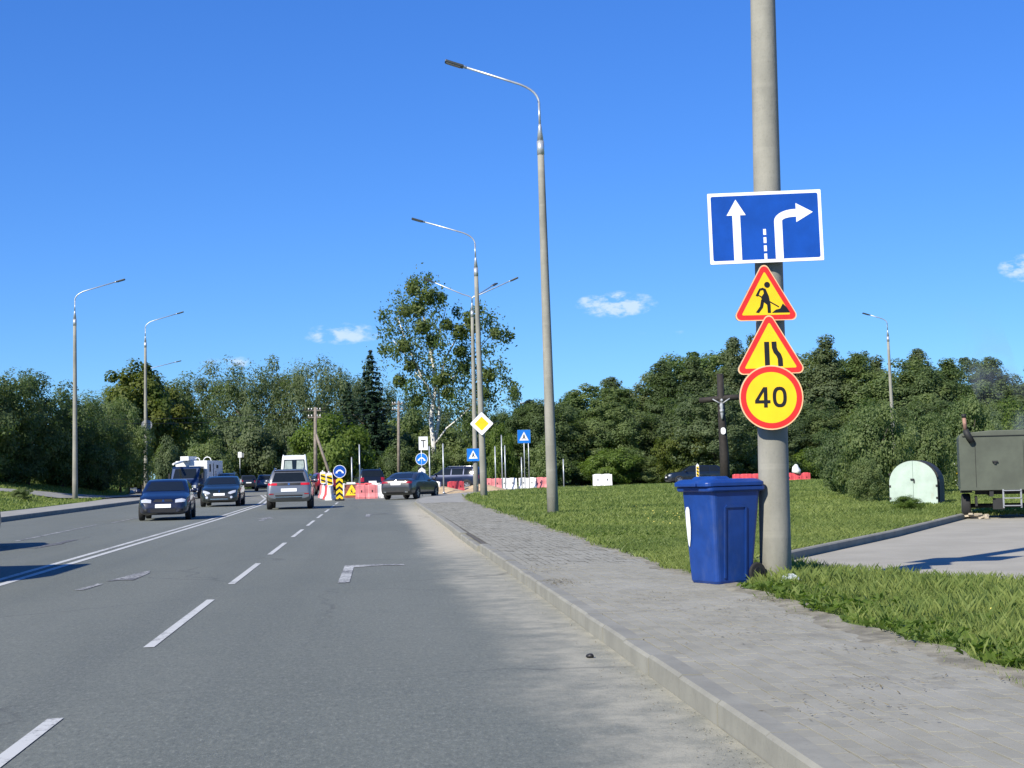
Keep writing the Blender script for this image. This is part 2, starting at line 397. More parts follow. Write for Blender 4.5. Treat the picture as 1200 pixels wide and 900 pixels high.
# ------------------------------------------------------------------ terrain
def smooth(a, b, x):
    t = min(1, max(0, (x-a)/(b-a))); return t*t*(3-2*t)
def wav(x, y): return .5*math.sin(x*.9+1.3*math.sin(y*.31)) + .5*math.sin(y*.63+1.1*math.sin(x*.47+.6))
def h_left(x, y):
    d = -(x+13.2); h = .15
    if d > 4.0: h += .19*(d-4.0)*smooth(4, 6.5, d)
    h = min(h, 2.4 + .25*smooth(13, 30, d))
    return h + .05*smooth(2.5, 5, d)*wav(x, y)

ground = sheet('ground', [(-2500, -2500), (2500, -2500), (2500, 3500), (-2500, 3500)], -.06, M_ground)
# main road, junction and crossing street in one asphalt sheet
KERB_X = 1.82
ARC = [(KERB_X, 66), (2.0, 71), (2.5, 76.5), (3.6, 83), (5.6, 90), (8.6, 97), (12.5, 102.5), (18, 106.5), (26, 108.8), (40, 110), (110, 113)]
road_poly = [(KERB_X, -40)] + ARC + [(110, 123), (40, 120), (12, 119), (0, 124), (-6, 140), (-14, 170), (-30, 230), (-52, 300), (-66, 300), (-42, 228), (-26, 168), (-18, 130), (-14.2, 104), (-13.3, 86), (-13.0, 52.5), (-40, 51), (-40, 38), (-13.0, 37), (-13.0, -40)]
road = sheet('road', road_poly, 0.0, M_asph)

def edge_x(y):           # lawn / pavement edge on the right
    pts = [(-40, 3.6), (45, 3.75), (60, 3.95), (68, 4.15), (76, 4.6), (84, 5.6), (91, 7.6), (98, 10.6), (103, 14.2)]
    return float(np.interp(y, [p[0] for p in pts], [p[1] for p in pts])) + .07*wav(0, y*3.1) + .05*math.sin(y*5.3)
# right pavement bed (the stones sit on it)
pav_y = list(np.arange(-8, 103.5, .5))
k_pts = [(KERB_X, -40)] + ARC
def kerb_x(y): return float(np.interp(y, [p[1] for p in k_pts], [p[0] for p in k_pts]))
mb = MB(); vs = []; fs = []
for i, y in enumerate(pav_y):
    vs += [(kerb_x(y)+.06, y, .1185), (edge_x(y)+.25, y, .1185)]
    if i: fs.append((2*i-2, 2*i-1, 2*i+1, 2*i))
pavement = mb.add(vs, fs).build('pavement', M_joint); tag(pavement, kind='structure')

# paving stones: rows along the road, joints open
PZ = .128
def stone_mesh(l, w, hgt=.03, ch=.001):
    a, b = l/2, w/2; v = [(-b, -a, -hgt), (b, -a, -hgt), (b, a, -hgt), (-b, a, -hgt), (-b, -a, -ch), (b, -a, -ch), (b, a, -ch), (-b, a, -ch), (-b+ch, -a+ch, 0), (b-ch, -a+ch, 0), (b-ch, a-ch, 0), (-b+ch, a-ch, 0)]
    f = [(8, 9, 10, 11)] + [(i, (i+1) % 4, (i+1) % 4+4, i+4) for i in range(4)] + [(i+4, (i+1) % 4+4, (i+1) % 4+8, i+8) for i in range(4)]
    return v, f
SL, SW = .1982, .0925
sv, sf = stone_mesh(SL, SW); sv = np.array(sv)
stones = []
y = 4.4
nrow = 0
while y < 62:
    x = KERB_X+.155+.05; c = 0
    while x < edge_x(y)+.05:
        yy = y + (.1 if c % 2 else 0)
        stones.append((x + rng.normal(0, .0012), yy + rng.normal(0, .002), PZ + rng.normal(0, .0014) + .0035*wav(x*1.3, yy*.8), rng.normal(0, .006), rng.normal(0, .008), rng.normal(0, .008)))
        x += .1; c += 1
    y += .2
def in_view(x, y, z=.13, m=4):
    v = Vector((x, y, z-CAM_H)); d = v.dot(FW)
    if d < .5: return False
    return -m < 600+F_PX*v.dot(RT)/d < 1200+m and -m < 450-F_PX*v.dot(UP)/d < 900+m
near = [s for s in stones if in_view(s[0], s[1])][:300]; near_set = set(near)
sm_me = bpy.data.meshes.new('paving_stone'); sm_me.from_pydata([tuple(v) for v in sv], [], sf); sm_me.materials.append(M_pav)
for s in near:
    o = link('paving_stone', sm_me, pavement, s[:3]); o.rotation_euler = (s[3], s[4], s[5])
V = []; Fc = []
for s in stones:
    if s in near_set: continue
    Rm = Matrix.Rotation(s[5], 3, 'Z') @ Matrix.Rotation(s[4], 3, 'Y') @ Matrix.Rotation(s[3], 3, 'X')
    b = len(V); use = sf if s[1] < 20 else [sf[0]] + sf[5:]
    V += [tuple(r) for r in (sv @ np.array(Rm).T + np.array(s[:3]))]
    Fc += [tuple(b+i for i in f) for f in use]
me = bpy.data.meshes.new('paving_field'); me.from_pydata(V, [], Fc); me.materials.append(M_pavf)
pf = link('paving_field', me, pavement); tag(pf, kind='stuff')
mb = MB(); vs = []; fs = []
for i, yy in enumerate([62, 66, 70, 74, 78, 82, 86, 90, 94, 98, 102, 103]):
    vs += [(kerb_x(yy)+.1, yy, PZ), (edge_x(yy)+.1, yy, PZ)]
    if i: fs.append((2*i-2, 2*i-1, 2*i+1, 2*i))
mb.add(vs, fs).build('far_paving', M_pave_left, pavement)

# kerb stones: near ones each a piece, then a joined run
kv = [(-.075, -.495, -.2), (.075, -.495, -.2), (.075, .495, -.2), (-.075, .495, -.2), (-.072, -.495, .118), (.075, -.495, .133), (.075, .495, .133), (-.072, .495, .118), (-.05, -.495, .136), (-.05, .495, .136)]
kf = [(0, 1, 5, 8, 4), (3, 7, 9, 6, 2), (0, 4, 7, 3), (4, 8, 9, 7), (8, 5, 6, 9), (1, 2, 6, 5)]
k_me = bpy.data.meshes.new('kerb_stone'); k_me.from_pydata(kv, [], kf); k_me.materials.append(M_kerb)
for i in range(30):
    yy = 4.0 + i; jog = -.05 if yy > 25.5 else 0; drop = -.035 if 25 < yy < 31 else 0
    o = link('kerb_stone', k_me, pavement, (KERB_X+.075+jog+rng.normal(0, .003), yy+.5, drop+rng.normal(0, .003))); o.rotation_euler = (rng.normal(0, .002), rng.normal(0, .004), rng.normal(0, .002))
def kerb_run(name, pts, parent, h=.13, w=.15, side=1, zb=-.2):
    mb = MB(); vs = []; fs = []
    for i, p in enumerate(pts):
        a = Vector((*pts[max(i-1, 0)], 0)); b = Vector((*pts[min(i+1, len(pts)-1)], 0)); d = (b-a).normalized(); n = Vector((d.y, -d.x, 0))*side; q = Vector((*p, 0))
        vs += [q + Vector((0, 0, zb)), q + n*.003 + Vector((0, 0, h-.018)), q + n*.022 + Vector((0, 0, h)), q + n*w + Vector((0, 0, h)), q + n*w + Vector((0, 0, zb))]
        if i: fs += [(5*i-5+k, 5*i-5+k+1, 5*i+k+1, 5*i+k) for k in range(4)]
    fs += [(0, 1, 2, 3, 4), tuple(5*(len(pts)-1)+k for k in reversed(range(5)))]
    return mb.add(vs, fs).build(name, M_kerb, parent)
kerb_run('kerb_run', [(KERB_X-.03, 34), (KERB_X, 45), (KERB_X, 56)] + ARC[:8], pavement)

# right lawn: far part, and the near strip beside the pavement
LOTK = [(4.55, 18.4), (5.95, 20.86), (9.33, 26.17), (13.49, 33.27), (17, 39.5), (30, 62)]
def lot_x(y): return float(np.interp(y, [p[1] for p in LOTK], [p[0] for p in LOTK]))
def h_lawn(x, y): return .135 + .035*wav(x*.8, y*.6)*smooth(0, 1.5, x-edge_x(min(y, 102))) + .10*smooth(10, 30, x)*smooth(40, 60, y)
def grid_mesh(name, rows, mat, hfun, parent=None, skirt=.25):
    mb = MB(); vs = []; fs = []; n = len(rows[0])
    for r in rows: vs += [(x, y, hfun(x, y)) for x, y in r]
    m = len(rows); fs = [(i*n+j, i*n+j+1, (i+1)*n+j+1, (i+1)*n+j) for i in range(m-1) for j in range(n-1)]
    rim = [j for j in range(n)] + [i*n+n-1 for i in range(1, m)] + [(m-1)*n+j for j in reversed(range(n-1))] + [i*n for i in reversed(range(1, m-1))]
    b = len(vs); vs += [(vs[i][0], vs[i][1], vs[i][2]-skirt) for i in rim]; q = len(rim)
    fs += [(rim[k], b+k, b+(k+1) % q, rim[(k+1) % q]) for k in range(q)]
    o = mb.add(vs, fs).build(name, mat, parent)
    for p in o.data.polygons: p.use_smooth = True
    return o
rows = []
for yy in list(np.arange(18.45, 45, .75)) + list(np.arange(45, 103.1, 2.0)) + [105.5, 107.5]:
    xl = edge_x(min(yy, 103)) if yy <= 103 else 14.2+(yy-103)*1.6
    xr = lot_x(yy)-.13 if yy < 60 else 30+(yy-60)*1.5
    xr = max(xr, xl+.3)
    if yy > 45: xr = max(xr, 60)
    rows.append([(xl+(xr-xl)*t**1.4, yy) for t in np.linspace(0, 1, 26)])
lawn = grid_mesh('lawn', rows, M_ground, h_lawn); tag(lawn, kind='structure')
STRIP = [(14.9, 6.75), (12, 9.0), (9, 11.6), (6, 14.5), (2, 18)]   # lot side of the near strip
def strip_x(y): return float(np.interp(y, [2, 6, 9, 12, 14.9, 17.4, 18.4], [18, 14.5, 11.6, 9.0, 6.75, 5.1, 4.4]))
rows = []
for yy in np.arange(2, 18.45, .41):
    xl = edge_x(yy) + .05; xr = max(strip_x(yy), xl+.05); rows.append([(xl+(xr-xl)*t, yy) for t in np.linspace(0, 1, 16)])
def h_strip(x, y): return .13 + .03*wav(x*1.7, y*1.3)*smooth(0, .6, x-edge_x(y))
strip = grid_mesh('verge', rows, M_ground, h_strip); tag(strip, kind='structure')
lot = sheet('parking_lot', [(4.3, 18.1), (4.7, 18.7)] + [(p[0]+.05, p[1]-.03) for p in LOTK[1:]] + [(75, 62), (75, 2), (16, 2), (11, 9), (6.2, 15)], .05, M_lot)
lk = kerb_run('lot_kerb', LOTK, lot, h=.165, w=.12, side=-1, zb=-.1)

# left pavement, bank and path
lp = sheet('left_pavement', [(-13.0, 52.5), (-13.3, 86), (-14.1, 103), (-17.5, 128), (-26, 168), (-29, 168), (-20.5, 128), (-17.5, 104), (-16.3, 90), (-15.4, 70), (-15.2, 52.5)], .16, M_pave_left, skirt=.3)
kerb_run('left_kerb', [(-12.86, 52.4), (-12.95, 60), (-13.05, 70), (-13.2, 80), (-13.35, 90), (-13.95, 103), (-17.3, 128), (-25.6, 168)], lp, h=.17, side=-1)
rows = []
for yy in list(np.arange(36, 130, 2.0)) + list(np.arange(132, 220, 8)):
    xr = float(np.interp(yy, [36, 52, 90, 104, 128, 168, 220], [-15.1, -15.1, -16.2, -17.3, -20.3, -28.8, -48])); rows.append([(xr-70*t**1.6, yy) for t in np.linspace(0, 1, 34)])
bank = grid_mesh('grass_bank', rows, M_ground, h_left, skirt=.5); tag(bank, kind='structure')
pth = [(-16.2, 112), (-17.0, 104), (-18.1, 97), (-19.6, 91), (-21.6, 86), (-24.6, 81), (-29, 76), (-36, 71)]
mb = MB(); vs = []; fs = []
for i, p in enumerate(pth):
    a = Vector(pth[max(i-1, 0)]); b = Vector(pth[min(i+1, len(pth)-1)]); d = (b-a).normalized(); n = Vector((d.y, -d.x))
    for t in (-1.1, -.35, .35, 1.1): q = Vector(p)+n*t; vs.append((q.x, q.y, h_left(q.x, q.y)+.07))
    if i: fs += [(4*i-4+k, 4*i-3+k, 4*i+1+k, 4*i+k) for k in range(3)]
path = mb.add(vs, fs).build('path', M_pave_left); tag(path, kind='structure')

# ------------------------------------------------------------------ road markings
def strip_mark(name, pts, w, mat, z=.005):
    mb = MB(); vs = []; fs = []
    for i, p in enumerate(pts):
        a = Vector(pts[max(i-1, 0)]); b = Vector(pts[min(i+1, len(pts)-1)]); d = (b-a).normalized(); n = Vector((d.y, -d.x))*w/2; q = Vector(p)
        vs += [(q.x-n.x, q.y-n.y, z), (q.x+n.x, q.y+n.y, z)]
        if i: fs.append((2*i-2, 2*i-1, 2*i+1, 2*i))
    return mb.add(vs, fs, 0).build(name, mat, road)
for a, b in [(-1, 3.2), (4.5, 9.1), (12.7, 17.4), (19.8, 24.3), (26.9, 31.4), (34.2, 38.8), (41.5, 46), (48.6, 53), (55.8, 60.2), (63, 67.4), (70, 74.4)]:
    strip_mark('lane_dash', [(-1.9+.002*a, a), (-1.9+.002*b, b)], .09, M_line)
for off in (-.135, .135):
    strip_mark('double_line', [(-5.2+off, -20), (-5.2+off, 30), (-5.22+off, 50), (-5.5+off, 74), (-6.4+off, 92), (-8+off, 110)], .125, M_line if off > 0 else M_line_mid)
for a, b in [(20, 34), (36, 47.5), (49, 66)]:
    strip_mark('edge_line', [(-8.35, a), (-8.55, b)], .11, M_line_worn)
# worn arrows on the lanes
def flat_poly(name, poly, mat, loc, rz=0, z=.006):
    mb = MB(); c, s = math.cos(rz), math.sin(rz)
    mb.add([(loc[0]+x*c-y*s, loc[1]+x*s+y*c, z) for x, y in poly], [tuple(range(len(poly)))]); return mb.build(name, mat, road)
flat_poly('turn_arrow', [(-.075, 0), (.075, .05), (.09, 3.15), (.5, 3.45), (.86, 3.3), (.84, 3.62), (.45, 3.75), (-.05, 3.65)], M_line_mid2, (-.40, 19.4))
flat_poly('ahead_arrow', [(-.06, 0), (.06, 0), (.05, 1.0), (-.05, 1.1)], M_line_worn, (-3.74, 19.5), -.08); flat_poly('ahead_arrow', [(-.14, 0), (.03, .2), (.20, .1), (.13, 1.6), (.02, 2.2), (-.07, 1.4)], M_line_worn, (-3.52, 21.0), -.05)
flat_poly('ahead_arrow', [(-.08, 0), (.08, 0), (.08, 2.2), (.28, 2.2), (.0, 4.3), (-.28, 2.2), (-.08, 2.2)], M_line_worn, (-3.5, 47), 0)
flat_poly('turn_arrow', [(-.075, 0), (.075, .05), (.09, 3.15), (.5, 3.45), (.86, 3.3), (.84, 3.62), (.45, 3.75), (-.05, 3.65)], M_line_worn, (-.20, 48))
flat_poly('ahead_arrow', [(-.1, 0), (-.1, -2.0), (-.2, -2.0), (0, -4.2), (.2, -2.0), (.1, -2.0), (.1, 0)], M_line_faint, (-7.0, 36), 0)
# pale stop of sand by the kerb end

# ------------------------------------------------------------------ lamp posts and poles
def shaft_mb(h, rb, rt, n=20):
    mb = MB(); k = 7; mb.tube([(0, 0, -.3+(h+.3)*i/k) for i in range(k+1)], [rb+(rt-rb)*i/k for i in range(k+1)], n); return mb
def arm_pts(dx, dy, rise_top, reach, rise):
    pts = [(0, 0, 0), (0, 0, rise_top*.55)]
    c = rise_top; d = Vector((dx, dy, 0)).normalized(); sl = rise/reach
    for t in np.linspace(0, 1, 7):
        a = t*t*(3-2*t); pts.append(tuple(d*(.55*t*t) + Vector((0, 0, c*.55+(c*.45+.12)*(t if t < 1 else 1)*(1-.18*t)))))
    e = Vector(pts[-1]); pts.append(tuple(e + d*(reach-.55) + Vector((0, 0, sl*(reach-.55))))); return pts, d, sl
def lamp_post(loc, h, label, arms=((-1, 0),), tilt=(0, 0), reach=2.7, rise=.72, rb=.17, rt=.095, neck=1.25, dark=False, group=None):
    t = empty('lamp_post', loc); t.rotation_euler = (tilt[0], tilt[1], 0); tag(t, label, 'lamp post', group)
    shaft_mb(h, rb, rt).build('shaft', M_conc, t)
    cb = MB(); cb.tube([(0, 0, h-.35), (0, 0, h+.05)], rt+.012, 18); cb.build('collar', M_galv, t)
    nk = MB(); nk.tube([(0, 0, h+.05), (0, 0, h+.45), (0, 0, h+.55)], [rt, .055, .04], 16); nk.build('neck', M_galv, t)
    for dx, dy in arms:
        pts, d, sl = arm_pts(dx, dy, neck, reach, rise); base = Vector((0, 0, h+.5))
        a = MB(); a.tube([base+Vector(p) for p in pts], .034, 10); ao = a.build('arm', M_galv, t)
        e = base + Vector(pts[-1]); dd = Vector((d.x, d.y, sl)).normalized(); zz = Vector((0, 0, 1)); zz = (zz-dd*zz.dot(dd)).normalized(); yy = zz.cross(dd)
        R3 = Matrix((dd, yy, zz)).transposed()
        hd = MB(); hd.box(e+dd*.27-zz*.005, (.56, .24, .075), R3); ho = hd.build('lamp_head', M_lamp_grey, t, bevel=.02)
        ls = MB(); ls.box(e+dd*.29-zz*.048, (.44, .19, .016), R3); ls.build('lens', M_lens, ho)
        jt = MB(); jt.tube([e-dd*.1, e+dd*.06], .042, 10); jt.build('joint', M_galv, ho)
    return t
P1 = G(909.5, 683, .10)
lamp_post((5.16, 43.0, .10), 10.85, 'tall concrete lamp post with one arm, standing alone on the lawn edge', tilt=(0, -.010), reach=2.2, rise=.72)
lamp_post((5.20, 70.5, .10), 10.9, 'concrete lamp post carrying the yellow priority diamond sign', tilt=(0, -.014), reach=2.45, rise=.75)
p4 = AT(557, 365, 92); lamp_post((6.3, 92, .10), p4.z-.1, 'concrete lamp post with three arms carrying a pedestrian crossing sign', arms=((-1, -.1), (.9, -.15), (.6, .8)), reach=2.4, rise=1.0, neck=.5)
for i, (py, yy, top) in enumerate([(583, 92.5, 375), (568, 120.5, 402)]):
    px = (88, 171)[i]; q = AT(px, py, yy); zt = AT(px, top, yy).z
    zb = h_left(q.x, q.y)-.05
    lamp_post((q.x, q.y, zb), zt-zb, ('concrete lamp post beside the path on the left bank', 'concrete lamp post with backs of round signs, beside the bushes')[i], arms=((1, -.05),), tilt=(0, .004), reach=2.5)
q = AT(172, 455, 150); q3 = AT(190, 560, 150); lamp_post((AT(171, 500, 152).x, 152, 0.3), AT(171, 452, 152).z-.3, 'distant lamp post half hidden by the roadside bushes on the bank', arms=((1, 0),), reach=3.0)
q = AT(1049, 545, 113); lamp_post((q.x, 113, .1), AT(1044, 395, 113).z-.1, 'lamp post rising from the shrubs behind the arched metal hut', arms=((-1, 0),), tilt=(0, -.018), reach=1.4, neck=1.0, rise=.45)

# concrete pole with the road signs
pole = empty('concrete_pole', P1); tag(pole, 'thick concrete pole carrying four stacked road signs beside the blue bin', 'pole')
pole.rotation_euler = (0, .010, 0)
mb = MB(); kk = 12
mb.tube([(0, 0, -.4+12.0*i/kk) for i in range(kk+1)], [.176-.066*i/kk for i in range(kk+1)], 40); mb.build('shaft', M_conc, pole)
mb = MB(); mb.tube([(0, 0, 11.4), (0, 0, 11.75)], .125, 20); mb.build('cap', M_galv, pole)

# ------------------------------------------------------------------ road signs
def rounded(poly, r, seg=5):
    out = []; n = len(poly)
    for i in range(n):
        p, a, b = Vector(poly[i]), Vector(poly[i-1]), Vector(poly[(i+1) % n])
        u, v = (a-p).normalized(), (b-p).normalized(); ang = u.angle(v); d = r/math.tan(ang/2); c = p + (u+v).normalized()*(r/math.sin(ang/2))
        s, e = p+u*d-c, p+v*d-c; a0 = math.atan2(s.y, s.x); a1 = math.atan2(e.y, e.x); da = (a1-a0+math.pi) % (2*math.pi)-math.pi
        for k in range(seg+1): t = a0+da*k/seg; out.append((c.x+r*math.cos(t), c.y+r*math.sin(t)))
    return out
def circle(r, n=40, c=(0, 0)): return [(c[0]+r*math.cos(2*math.pi*k/n), c[1]+r*math.sin(2*math.pi*k/n)) for k in range(n)]
def rect(x0, y0, x1, y1): return [(x0, y0), (x1, y0), (x1, y1), (x0, y1)]
def tri(s): h = s*math.sqrt(3)/2; return [(-s/2, -h/3), (s/2, -h/3), (0, 2*h/3)]
def stroke(pts, w):
    L = []; Rr = []
    for i, p in enumerate(pts):
        a = Vector(pts[max(i-1, 0)]); b = Vector(pts[min(i+1, len(pts)-1)]); d = (b-a).normalized(); n = Vector((-d.y, d.x))*w/2; q = Vector(p); L.append((q.x+n.x, q.y+n.y)); Rr.append((q.x-n.x, q.y-n.y))
    return L + Rr[::-1]
class Sign:
    """sign plate: local x to the right, z up, the face looks towards -y"""
    def __init__(s, loc, rz, label, roll=0, cat='road sign', name='road_sign', back=True):
        s.t = empty(name, loc, rz); s.t.rotation_euler = (0, roll, rz); tag(s.t, label, cat); s.y = 0.0
    def layer(s, name, poly, mat, y, th=.002, ring=None):
        mb = MB()
        if ring:          # a band between two outlines with the same point count
            n = len(poly); vs = [(p[0], y, p[1]) for p in poly] + [(p[0], y, p[1]) for p in ring] + [(p[0], y+th, p[1]) for p in poly] + [(p[0], y+th, p[1]) for p in ring]
            fs = []
            for i in range(n):
                j = (i+1) % n; fs += [(i, j, n+j, n+i), (2*n+i, 3*n+i, 3*n+j, 2*n+j), (i, 2*n+i, 2*n+j, j), (n+i, n+j, 3*n+j, 3*n+i)]
            mb.add(vs, fs)
        else: mb.prism(poly, (0, th, 0), (0, y, 0))
        o = mb.build(name, mat, s.t)
        return o
    def bracket(s, zs, depth):
        for z in zs:
            mb = MB(); mb.box((0, depth/2+.012, z), (.36, depth, .04)); mb.build('bracket', M_galv, s.t)
    def post(s, z0, h, x=0, r=.03):
        mb = MB(); mb.tube([(x, .03, z0), (x, .03, h)], r, 10); mb.build('post', M_galv, s.t)
def zP(py, px, yf): return AT(px, py, yf)
FACE_Y = P1.y - .24
def on_pole(px, py): v = AT(px, py, FACE_Y); return v
# lane direction sign
c = on_pole(897, 266); sg = Sign(c, rad(-6), 'wide blue lane sign with straight and right turn arrows', roll=rad(-1.0), name='lane_sign')
wS, hS = 1.245, .785
def rp(m, r): return rounded(rect(-wS/2+m, -hS/2+m, wS/2-m, hS/2-m), r)
mb = MB(); mb.prism(rp(0, .012), (0, .018, 0)); mb.build('plate', M_sign_back, sg.t)
sg.layer('border', rp(0.001, .012), M_sign_white, -.003, ring=rp(.036, .02)); sg.layer('panel', rp(.036, .02), M_sign_blue, -.0025)
ax = -.315
sg.layer('arrow', [(ax-.043, -.355), (ax+.043, -.355), (ax+.043, .14), (ax+.105, .14), (ax, .315), (ax-.105, .14), (ax-.043, .14)], M_sign_white, -.005)
bx = .14; arc_o = [(bx+.187-.23*math.cos(t), .0+.06+.125*math.sin(t)) for t in np.linspace(0, math.pi/2, 8)]; arc_i = [(bx+.187-.143*math.cos(t), .06+.04*math.sin(t)) for t in np.linspace(math.pi/2, 0, 8)]
sg.layer('arrow', [(bx-.043, -.355)] + arc_o + [(bx+.20, .185), (bx+.20, .25), (bx+.385, .145), (bx+.20, .04), (bx+.20, .10)] + arc_i + [(bx+.043, -.355)], M_sign_white, -.005)
for zz in (-.325, -.235, -.145, -.055): sg.layer('dash', rect(-.028, zz-.032, .003, zz+.032), M_sign_white, -.005)
sg.bracket((-.22, .2), .10)
# roadworks triangle
def tri_sign(c, label, rz=0, roll=0, s=.70):
    g = Sign(c, rz, label, roll=roll, name='warning_sign'); k = s/.70
    big = rounded(tri(s+.07), .055); mb = MB(); mb.prism(big, (0, .018, 0)); mb.build('plate', M_sign_back, g.t)
    g.layer('rim', big, M_sign_rim, -.003, ring=rounded(tri(s+.035), .05))
    g.layer('border', rounded(tri(s+.035), .05), M_sign_red, -.0035, ring=rounded(tri(s-.145*k), .012)); g.layer('panel', rounded(tri(s-.145*k), .012), M_sign_yellow, -.003)
    return g
def worker(g, k=1.0, y=-.006, mat=None):
    mat = mat or M_sign_black
    P = lambda pts: [(x*k, (z)*k) for x, z in pts]
    g.layer('head', P(circle(.030, 16, (.022, .155))), mat, y)
    g.layer('torso', P([(-.025, .125), (.005, .115), (.035, .04), (.045, -.03), (.015, -.045), (-.035, -.005), (-.045, .03), (-.015, .07)]), mat, y)
    g.layer('arm', P([(-.06, .118), (-.02, .128), (-.005, .108), (-.05, .10), (-.078, .04), (-.100, .048)]), mat, y-.0005)
    g.layer('leg', P([(-.045, .01), (-.015, -.005), (-.03, -.07), (-.075, -.125), (-.105, -.118), (-.06, -.06)]), mat, y)
    g.layer('leg', P([(.012, -.03), (.048, -.035), (.048, -.125), (.016, -.125), (.016, -.085)]), mat, y-.0005)
    g.layer('shovel', P([(-.075, .048), (-.068, .056), (.135, -.062), (.13, -.072)]), mat, y-.001)
    g.layer('heap', P([(.06, -.125), (.10, -.095), (.145, -.085), (.175, -.035), (.215, -.075), (.245, -.125)]), mat, y)
c = on_pole(897, 352); g = tri_sign(c, 'red bordered yellow roadworks triangle with digging worker', rz=rad(2), roll=rad(-.8)); worker(g, 1.10); g.bracket((-.1, .1), .10)
c = on_pole(902, 413.5); c.y -= .02; g = tri_sign(c, 'red bordered yellow triangle warning that the road narrows', rz=rad(-2), roll=rad(-.5), s=.735)
g.layer('lane_bar', rect(-.064, -.150, -.010, .12), M_sign_black, -.006)
g.layer('lane_bar', stroke([(.044, .12), (.046, .055), (.060, .012), (.092, -.028), (.106, -.07), (.108, -.150)], .054), M_sign_black, -.006); g.bracket((-.1, .1), .12)
c = on_pole(903, 466); c.y -= .035; g = Sign(c, rad(-2), 'round yellow speed limit sign with red ring reading 40', name='speed_limit_sign')
mb = MB(); mb.prism(circle(.352, 48), (0, .018, 0)); mb.build('plate', M_sign_back, g.t)
g.layer('rim', circle(.352, 48), M_sign_rim, -.003, ring=circle(.338, 48)); g.layer('border', circle(.338, 48), M_sign_red, -.0035, ring=circle(.278, 48)); g.layer('panel', circle(.278, 48), M_sign_yellow, -.003)
def ell(rx, rz_, c, n=28): return [(c[0]+rx*math.copysign(abs(math.cos(2*math.pi*k/n))**.8, math.cos(2*math.pi*k/n)), c[1]+rz_*math.copysign(abs(math.sin(2*math.pi*k/n))**.8, math.sin(2*math.pi*k/n))) for k in range(n)]
g.layer('digit', ell(.077, .112, (.090, .004)), M_sign_black, -.006, ring=ell(.040, .076, (.090, .004)))
g.layer('digit', [(-.085, -.108), (-.045, -.108), (-.045, -.062), (-.014, -.062), (-.014, -.028), (-.045, -.028), (-.045, .114), (-.088, .114), (-.182, -.030), (-.182, -.062), (-.085, -.062)], M_sign_black, -.006)
g.layer('digit_gap', [(-.085, -.028), (-.085, .058), (-.138, -.028)], M_sign_yellow, -.0085); g.bracket((-.15, .15), .13)
# torn paper notices stuck on the poles
def sticker(px, py, base, r, label, hgt=.19, wd=.12):
    v = AT(px, py, base.y-r); mb = MB(); n = 6; vs = []
    cx, cy = base.x, base.y; a0 = math.atan2((base.y-r)-cy, 0) if False else -math.pi/2
    ac = math.asin(max(-.97, min(.97, (v.x-cx)/r))); w = wd/r
    for j in range(2):
        for k in range(n+1):
            a = ac - w/2 + w*k/n; vs.append((cx+(r+.003)*math.sin(a), cy-(r+.003)*math.cos(a), v.z+(j-.5)*hgt+.012*math.sin(k*2.1+j)))
    mb.add(vs, [(k, k+1, n+2+k, n+1+k) for k in range(n)]); o = mb.build('paper_notice', simple('yellowed_paper', (.55, .47, .30), .9, 0, .25, 25), None); tag(o, label, 'notice')
sticker(893, 513, P1+Vector((.024, 0, 0)), .1612, 'torn yellowed paper notice pasted on the sign pole', .17, .11)
sticker(640, 529, Vector((5.16, 43, 0)), .155, 'scrap of yellowed paper pasted on the lone lamp post', .2, .10)

# priority diamond on the third post, crossing signs
c = AT(564.5, 496.5, 70.2); g = Sign(c, 0, 'yellow and white priority road diamond on a lamp post', name='priority_sign')
dm = lambda s: rounded([(0, -s), (s, 0), (0, s), (-s, 0)], .05*s/.5)
mb = MB(); mb.prism(dm(.56), (0, .02, 0)); mb.build('plate', M_sign_back, g.t); g.layer('border', dm(.56), M_sign_white, -.004, ring=dm(.34)); g.layer('panel', dm(.34), M_sign_yellow, -.003); g.bracket((-.2, .2), .15)
def crossing(c, label, s=.68, rz=0, post=None):
    g = Sign(c, rz, label, name='crossing_sign'); sq = lambda k: rounded(rect(-s/2+k, -s/2+k, s/2-k, s/2-k), .03)
    mb = MB(); mb.prism(sq(0), (0, .02, 0)); mb.build('plate', M_sign_back, g.t)
    g.layer('panel', sq(.005), M_sign_lblue, -.003)
    g.layer('triangle', [(-s*.36, -s*.30), (s*.36, -s*.30), (0, s*.36)], M_sign_white, -.006)
    k = s/.70
    g.layer('walker', [(x*k, z*k) for x, z in [(-.03, .10), (.03, .10), (.035, .02), (.085, -.15), (.045, -.15), (0, -.04), (-.055, -.15), (-.095, -.15), (-.035, .0)]], M_sign_black, -.009)
    if post: g.post(post, s/2)
    return g
c = AT(554.5, 533, 91.75); crossing(c, 'blue pedestrian crossing sign fixed low on the three armed post', .78)
c = AT(614, 511.5, 106); crossing(c, 'blue pedestrian crossing sign on its own steel post by the barriers', .95, rz=rad(6), post=.1-c.z)
c2 = AT(619.5, 512, 107); g = Sign(c2, rad(80), 'crossing sign seen edge on, on the post beside the other crossing sign', name='crossing_sign')
mb = MB(); mb.prism(rounded(rect(-.42, -.45, .42, .45), .03), (0, .03, 0)); mb.build('plate', M_sign_back, g.t); g.layer('panel', rounded(rect(-.41, -.44, .41, .44), .03), M_sign_lblue, -.004); g.post(.1-c2.z, .45)
